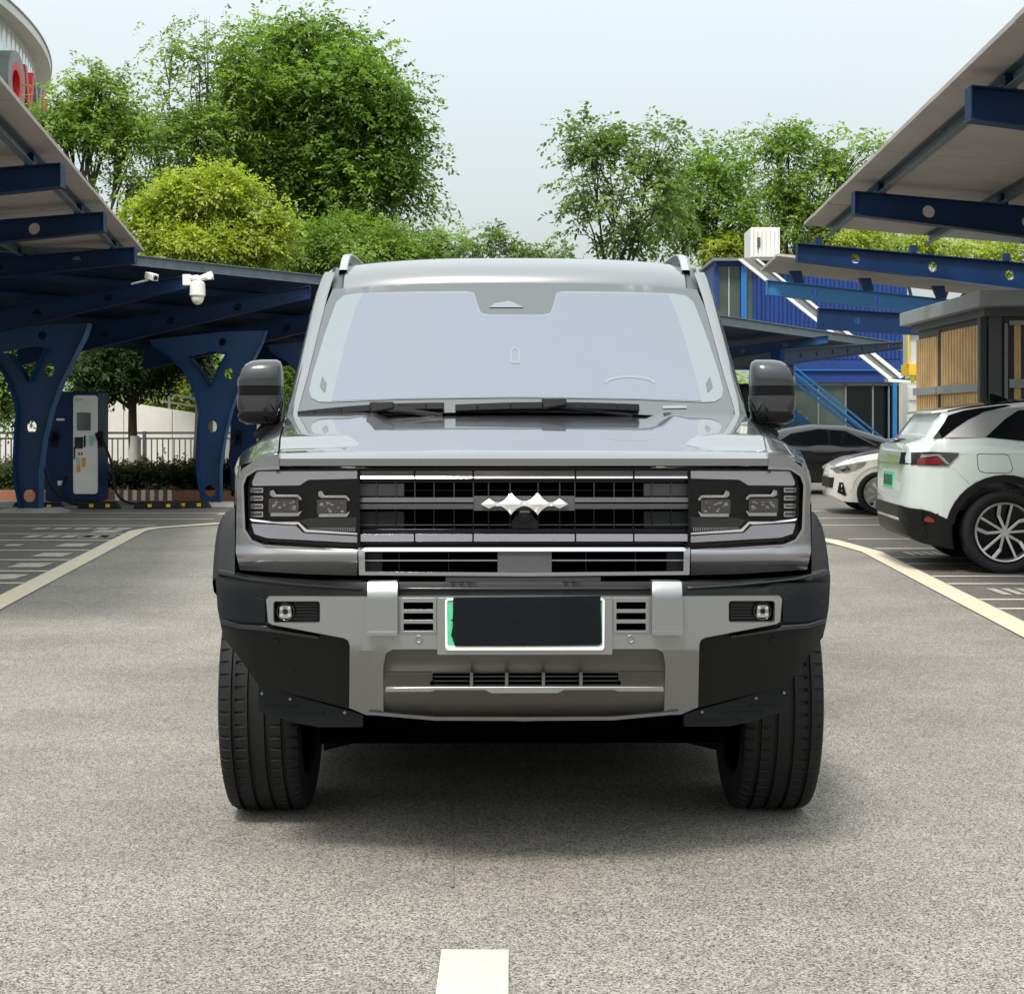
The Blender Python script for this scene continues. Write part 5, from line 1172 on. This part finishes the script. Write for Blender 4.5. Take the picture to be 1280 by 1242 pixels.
# --- small white hatchback behind it
top = [(0, .5), (.05, .9), (.15, 1.0), (.5, 1.35), (.9, 1.45), (1.9, 1.44), (2.35, 1.2), (2.75, .90), (2.9, .86), (3.5, .76), (3.72, .66), (3.8, .50)]
bot = [(0, .4), (.1, .25), (.4, .18), (3.3, .17), (3.65, .18), (3.8, .26)]
belt = [(0, .95), (2.6, .92), (3.8, .8)]
plan = [(0, .6), (.1, .85), (.3, .95), (.8, 1), (2.9, 1), (3.3, .97), (3.55, .90), (3.68, .78), (3.76, .62), (3.8, .44)]
sh, patch, rear, tpch = build_car('small white hatchback with its nose poking out left of the white crossover', None, (8.17, 22.1, 0), math.pi - .05, 3.8, .82, top, bot, belt, plan, (.65, 3.2), .30, 'white_car_warm', .36, spokes=10, rimr=.21)
def hz_(u, v): return 8.0 - (u - 640) * 21.3 / F, 1.25 - (v - 528) * 21.3 / F
hd = patch('headlight', [hz_(1034, 587), (hz_(1046, 582)), hz_(1074, 577), hz_(1070, 583), hz_(1052, 591), hz_(1040, 592)], 'lamp_clear', off=.012, step=.05)
patch('lamp_core', [hz_(1040, 586), hz_(1052, 583), hz_(1056, 588), hz_(1046, 590)], 'lamp_smoke', off=.016, parent=hd, step=0)
patch('intake', [hz_(1043, 604), hz_(1047, 604), hz_(1051, 620), hz_(1049, 621), hz_(1041, 617)], 'plastic', off=.01, step=.05)
rear('grille', [(-.5, .50), (.5, .50), (.45, .36), (-.45, .36)], 'plastic', [(0, .0), (.4, 0), (1, 0)], end=1)
patch('side_window', [(.4, .98), (.7, 1.3), (1.8, 1.36), (2.55, .97)], 'dark_glass', off=.004, step=.1)
tpch('windscreen', [(2.0, -.5), (2.7, -.6), (2.7, .6), (2.0, .5)], 'dark_glass', off=.008, step=.08)
patch('arch_edge', arcp(3.2, .30, .385, 175, 5) + arcp(3.2, .30, .358, 5, 175), 'white_car_warm', off=.008)
patch('bonnet_gap', [hz_(1052, 574), hz_(1078, 566), hz_(1110, 562), hz_(1110, 562.8), hz_(1078, 567), hz_(1052, 575)], 'plastic', off=.002, step=.05)
# --- black low coupe further back
top = [(0, .6), (.05, .78), (.5, .86), (.95, .93), (1.5, 1.12), (2.0, 1.20), (2.6, 1.18), (3.1, 1.02), (3.6, .84), (4.3, .74), (4.55, .55)]
bot = [(0, .4), (.2, .22), (4.3, .2), (4.55, .3)]
belt = [(0, .8), (1.2, .82), (3.2, .80), (4.55, .7)]
plan = [(0, .65), (.08, .85), (.3, .95), (.8, 1), (3.7, 1), (4.2, .93), (4.4, .82), (4.5, .68), (4.55, .5)]
sb, patch, rear, tpch = build_car('low black coupe parked behind the right side of the grey SUV', None, (3.25, 28.6, 0), 0, 4.55, .90, top, bot, belt, plan, (.85, 3.7), .32, 'black_car', .38, spokes=5, rimr=.22)
patch('side_window', [(1.2, .86), (1.6, 1.05), (2.1, 1.13), (2.55, 1.10), (3.05, .86)], 'dark_glass', off=.004, step=.1)
patch('window_trim', [(1.15, .845), (1.6, 1.07), (2.1, 1.15), (2.58, 1.12), (3.1, .85), (3.05, .85), (2.55, 1.105), (2.1, 1.135), (1.6, 1.055), (1.22, .845)], 'radar', off=.008, step=.1)
for x in (2.25,): patch('door_line', [(x, .85), (x + .012, .85), (x - .05, .30), (x - .062, .30)] if x > 2.5 else [(x, 1.13), (x + .03, 1.13), (x + .03, .86), (x, .86)], 'black_car', off=.006, step=0)
rear('headlight', [(.55, .55), (.80, .58), (.80, .70), (.55, .66)], 'lamp_clear', [(0, 0), (1, 0)], off=.02, end=1); rear('headlight', [(-.55, .55), (-.80, .58), (-.80, .70), (-.55, .66)], 'lamp_clear', [(0, 0), (1, 0)], off=.02, end=1)
rear('number_plate', [(-.22, .35), (.22, .35), (.22, .46), (-.22, .46)], 'car_silver', [(0, 0), (1, 0)], off=.02, end=1)

# ================================================================ vegetation
def twigs(C, Dr, n, leaf, length, K, droop, spread):
    """n twigs round centres C (m,3) with outward directions Dr; returns quads"""
    m = len(C); idx = rng.integers(0, m, n); c = C[idx]; d = Dr[idx] + rng.normal(0, .75, (n, 3)); d[:, 2] -= droop * .3
    d /= np.linalg.norm(d, axis=1)[:, None]; st = c + rng.normal(0, 1, (n, 3)) * spread * np.array([1, 1, .55])
    ln = length * rng.uniform(.5, 1.3, n); tint = rng.uniform(0, 1, m)[idx] * .6
    up = np.array([0, 0, 1.0]); side = np.cross(d, up); side /= (np.linalg.norm(side, axis=1)[:, None] + 1e-6)
    V = []; T = []; NN = []; dn = Dr[idx] * .75 + np.array([0, 0, .65]) + rng.normal(0, .22, (n, 3)); dn /= np.linalg.norm(dn, axis=1)[:, None]
    for k in range(K):
        t = (k + .5) / K; sg = 1 if k % 2 else -1
        p = st + d * (ln * t)[:, None]; p[:, 2] -= droop * ln * t * t
        ld = side * sg * .8 + d * .55 + rng.normal(0, .35, (n, 3)); ld[:, 2] -= .15; ld /= np.linalg.norm(ld, axis=1)[:, None]
        L_ = leaf * rng.uniform(.7, 1.35, n)[:, None]; wv = np.cross(ld, rng.normal(0, .55, (n, 3)) + up); wv /= (np.linalg.norm(wv, axis=1)[:, None] + 1e-6)
        wv = wv * L_ * .25
        a = p; b = p + ld * L_ * .5 + wv; cc = p + ld * L_; e = p + ld * L_ * .5 - wv; b[:, 2] += .0; cc[:, 2] -= L_[:, 0] * .12
        fl = (np.einsum('ij,ij->i', np.cross(b - a, cc - a), dn) < 0)[:, None]; b, e = np.where(fl, e, b), np.where(fl, b, e)
        NN.append(np.repeat(dn[:, None, :], 4, 1)); V.append(np.stack([a, b, cc, e], 1)); T.append(np.repeat((tint + rng.uniform(0, .4, n))[:, None], 4, 1))
    V = np.concatenate(V).reshape(-1, 3); T = np.concatenate(T).ravel(); return V, T, np.concatenate(NN).reshape(-1, 3)
def tree(label, cat, base, blobs, ntw, leaf, mat, K=10, length=.5, droop=.35, clumps=120, trunk=.16, fork=2.2, group='trees round the car park', name='tree', limbs=True, spread=.28, trunkmat='trunk', seed=1, cname='crown'):
    rnd_ = np.random.default_rng(seed); B = np.array(base, float); t = thing(name, label, cat, tuple(base), 0, group)
    bl = np.array(blobs, float); w = (bl[:, 3] * bl[:, 4] * bl[:, 5]) ** (2 / 3.); w /= w.sum(); k = rnd_.choice(len(bl), clumps, p=w)
    u = rnd_.normal(0, 1, (clumps, 3)); u /= np.linalg.norm(u, axis=1)[:, None]; rad = rnd_.uniform(.35, 1, clumps) ** .6
    C = bl[k, :3] + u * rad[:, None] * bl[k, 3:6]; V, T, NV = twigs(C - B, u, ntw, leaf, length, K, droop, spread)
    fastmesh(cname, V, np.arange(len(V)).reshape(-1, 4), mat, t, T, NV)
    mb = MB(); top = Vector(blobs[0][:3]) - Vector(base); fk = Vector((top.x * .25, top.y * .25, fork)); 
    mb.tube([(0, 0, -.05), (.02, 0, fork * .3), tuple(fk * .7), tuple(fk)], [trunk * 1.25, trunk, trunk * .9, trunk * .8], 10)
    tr = mb.build('trunk', trunkmat, t); mb = MB()
    for i, b in enumerate(blobs):
        e = Vector(b[:3]) - Vector(base); mid = fk.lerp(e, .5) + Vector((random.uniform(-.3, .3), random.uniform(-.3, .3), .15)); mb.tube([tuple(fk * .95), tuple(mid), tuple(e)], [trunk * .5, trunk * .30 * min(1, .25 + b[3] * .6), trunk * .12 * min(1, b[3])], 7)
        for j in np.nonzero(k == i)[0][:14]:
            q = Vector(C[j] - B); s = mid.lerp(e, random.uniform(.1, .95)); m2 = s.lerp(q, .5) + Vector((random.uniform(-.12, .12), 0, .1)); mb.tube([tuple(s), tuple(m2), tuple(q)], [trunk * .17, trunk * .10, trunk * .04], 5)
    mb.build('branches', 'trunk', t); return t
def blob(u, v, d, ru, rv, ry=None): x, y, z = P(u, v, d); return (x, y, z, ru * d / F, (ry or ru * d / F * .9), rv * d / F)
G = None
d = 38
tree('tallest dark green feathery tree, behind the left carports', 'tree', (-4.6, d, 0), [blob(400, 130, d, 80, 70), blob(392, 32, d, 34, 22), blob(345, 70, d, 34, 26), blob(445, 75, d, 30, 28), blob(475, 125, d, 32, 30), blob(330, 120, d, 44, 34), blob(480, 200, d, 42, 36), blob(500, 165, d, 22, 30), blob(512, 235, d, 20, 26), blob(350, 200, d, 66, 40), blob(430, 230, d, 66, 42), blob(300, 175, d, 30, 30), blob(420, 310, d, 84, 30), blob(370, 150, d, 50, 40)],
     8000, .115, 'leaf_dark', K=12, length=.62, clumps=420, trunk=.30, fork=4.5, spread=.34, seed=3)
d = 36
tree('loose feathery tree left of the tallest tree with sky showing through its top', 'tree', (-7.4, d, 0), [blob(235, 140, d, 30, 20), blob(212, 52, d, 16, 7), blob(300, 60, d, 22, 16), blob(252, 75, d, 18, 8), blob(195, 172, d, 26, 10), blob(270, 170, d, 36, 24), blob(235, 212, d, 30, 10), blob(262, 20, d, 10, 5), blob(300, 110, d, 26, 18), blob(205, 115, d, 14, 6)],
     1500, .10, 'leaf_mid', K=11, length=.55, clumps=120, trunk=.12, fork=4, spread=.30, seed=4)
d = 34
tree('green tree at the far left overlapping the round building', 'tree', (-9.2, d, 0), [blob(125, 130, d, 34, 24), blob(80, 145, d, 24, 14), blob(155, 170, d, 28, 20), blob(70, 120, d, 12, 8), blob(125, 92, d, 18, 9), blob(178, 228, d, 26, 14), blob(50, 150, d, 16, 12), blob(110, 165, d, 30, 16)],
     1700, .095, 'leaf_mid', K=10, length=.45, clumps=120, trunk=.18, fork=3.6, spread=.25, seed=5)
d = 31
tree('bright yellow-green bushy tree in front of the taller dark trees', 'tree', (-6.0, d, 0), [blob(272, 250, d, 34, 26), blob(268, 222, d, 18, 8), blob(228, 240, d, 15, 9), blob(198, 288, d, 32, 20), blob(330, 268, d, 15, 12), blob(325, 300, d, 26, 24), blob(250, 312, d, 62, 22), blob(180, 270, d, 14, 8), blob(300, 245, d, 14, 12), blob(345, 285, d, 10, 10), blob(225, 255, d, 26, 20)],
     6500, .075, 'leaf_lime', K=9, length=.30, clumps=330, trunk=.18, fork=3, droop=.15, spread=.17, seed=6)
d = 36
tree('mid green tree low behind the SUV roof, between the lime tree and open sky', 'tree', (-3.2, d, 0), [blob(440, 300, d, 60, 30), blob(505, 300, d, 55, 22), blob(560, 308, d, 40, 15), blob(385, 315, d, 45, 26), blob(475, 330, d, 90, 20)],
     3800, .08, 'leaf_mid', K=9, length=.35, clumps=220, trunk=.15, fork=3, spread=.2, seed=7)
d = 44
tree('sparse slender tree standing alone above the SUV roof', 'tree', (2.7, d, 0), [blob(765, 230, d, 62, 62), blob(735, 175, d, 30, 28), blob(820, 180, d, 28, 32), blob(800, 260, d, 62, 45), blob(745, 290, d, 58, 28), blob(710, 205, d, 22, 18), blob(835, 230, d, 25, 30)],
     950, .15, 'leaf_sparse', K=9, length=.6, clumps=95, trunk=.14, fork=4.2, droop=.2, spread=.26, seed=8)
d = 58
tree('rounded green tree right of the sparse tree', 'tree', (6.7, d, 0), [blob(880, 240, d, 50, 45), blob(905, 200, d, 35, 22), blob(850, 275, d, 40, 35), blob(910, 280, d, 45, 35)],
     1500, .165, 'leaf_dark', K=9, length=.7, clumps=150, trunk=.2, fork=5, spread=.36, seed=9)
d = 60
tree('tall airy green tree behind the container building, touching the right carport eave', 'tree', (10.6, d, 0), [blob(985, 210, d, 52, 48), blob(970, 170, d, 32, 16), blob(1060, 195, d, 36, 28), blob(1025, 240, d, 60, 35), blob(970, 275, d, 50, 35), blob(1040, 285, d, 60, 30)],
     2000, .165, 'leaf_mid', K=9, length=.7, clumps=130, trunk=.22, fork=5.5, spread=.36, seed=10)
d = 57
tree('low bright shrub left of the white rooftop unit', 'tree', (7.5, d, 0), [blob(905, 310, d, 26, 14), blob(925, 305, d, 14, 8)], 600, .12, 'leaf_lime', K=8, length=.4, clumps=50, trunk=.1, fork=4, spread=.2, seed=11)
d = 59
tree('yellow-green tree seen in the slot under the right carport sheet', 'tree', (15.5, d, 0), [blob(1120, 305, d, 60, 22), blob(1200, 312, d, 60, 22), blob(1270, 320, d, 60, 22), blob(1060, 300, d, 40, 16)],
     2800, .13, 'leaf_lime', K=8, length=.5, clumps=190, trunk=.2, fork=4.2, spread=.3, seed=12)
d = 34
tree('thin low tree tips just above the middle of the SUV roof', 'tree', (-.3, d, 0), [blob(620, 305, d, 18, 16), blob(590, 315, d, 26, 10), blob(650, 318, d, 30, 7), blob(695, 318, d, 20, 8), blob(625, 285, d, 6, 8)],
     420, .085, 'leaf_sparse', K=8, length=.3, clumps=60, trunk=.06, fork=3, spread=.10, seed=13)
# trees beneath the canopy on the left
d = 27.5
tree('small shade tree with whitewashed trunk beside the charger', 'tree', (-6.52, d, 0.1), [blob(165, 455, d, 45, 28), blob(115, 450, d, 32, 25), blob(215, 445, d, 45, 25), blob(170, 420, d, 60, 22), blob(110, 475, d, 25, 12)],
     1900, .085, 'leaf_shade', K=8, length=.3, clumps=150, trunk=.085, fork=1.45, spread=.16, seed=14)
m = MB((-6.52, d, .1)); m.tube([(-6.52, d, .1), (-6.50, d, .5), (-6.49, d, 1.02)], [.112, .098, .090], 12); o = m.build('whitewash', 'trunk_lime', None); o.parent = [k for k in bpy.data.objects if k.get('label', '').startswith('small shade tree')][0]
tree('leafy tree at the left edge behind the leftmost column', 'tree', (-10.0, 29, 0), [blob(15, 450, 29, 45, 30), blob(40, 430, 29, 35, 20), blob(-20, 480, 29, 30, 40), blob(10, 500, 29, 20, 20)], 1900, .08, 'leaf_mid', K=8, length=.3, clumps=110, trunk=.1, fork=1.6, spread=.18, seed=15)
tree('green tree seen left of the SUV windscreen under the back carport', 'tree', (-5.2, 35, 0), [blob(345, 455, 35, 32, 30), blob(320, 470, 35, 25, 25), blob(280, 470, 35, 30, 30), blob(365, 480, 35, 22, 30)], 1700, .08, 'leaf_mid', K=8, length=.3, clumps=110, trunk=.1, fork=1.2, spread=.18, seed=16)
tree('pale shrub above the ramp wall between the trunk and the second column', 'tree', (-8.2, 36, 0), [blob(205, 478, 36, 45, 18), blob(240, 495, 36, 32, 14), blob(150, 475, 36, 40, 14)], 1500, .08, 'leaf_lime', K=8, length=.3, clumps=90, trunk=.08, fork=1.3, spread=.18, seed=17)
for i, (x, s) in enumerate(((-18, 1), (-24, 1.2), (16, 1.1), (22, 1.2), (13, .9))):
    pass
# hedge
def hedge(name, label, x0, x1, y0, y1, h, n, mat, seed):
    r = np.random.default_rng(seed); c = np.stack([r.uniform(x0, x1, n), r.uniform(y0, y1, n), .12 + r.uniform(0, 1, n) ** .5 * h * (1 + .12 * np.sin(r.uniform(0, 6, n)))], 1)
    dr = np.tile(np.array([0, -.2, .7]), (n, 1)); B = np.array([(x0 + x1) / 2, (y0 + y1) / 2, 0]); V, T, NV = twigs(c - B, dr, n * 3, .06, .16, 7, .1, .07)
    o = fastmesh(name, V, np.arange(len(V)).reshape(-1, 4), mat, None, T, NV); o.location = tuple(B); return o
tag(hedge('hedge', '', -9.3, -2.4, 26.0, 27.3, .34, 2200, 'hedge_leaf', 31), kind='stuff')
leafmat('hedge_red', (.06, .045, .03), (.20, .12, .10), .25)
tag(hedge('ground_cover', '', -12, -2.4, 27.4, 28.4, .40, 900, 'hedge_red', 32), kind='stuff')
# far tree line that closes the horizon (mostly hidden)
V = []; T = []
r = np.random.default_rng(77); n = 2600; a = r.uniform(-1.2, 1.2, n); dist = r.uniform(75, 95, n)
c = np.stack([np.sin(a) * dist, np.cos(a) * dist, r.uniform(0, 1, n) ** .7 * (4.2 + 1.2 * np.sin(a * 31) + .8 * np.sin(a * 77))], 1)
V, T, NV = twigs(c, np.tile(np.array([0, -.3, .4]), (n, 1)), n * 4, .5, 1.2, 7, .2, .9)
tag(fastmesh('distant_woodland', V, np.arange(len(V)).reshape(-1, 4), 'leaf_dark', None, T, NV), kind='stuff')
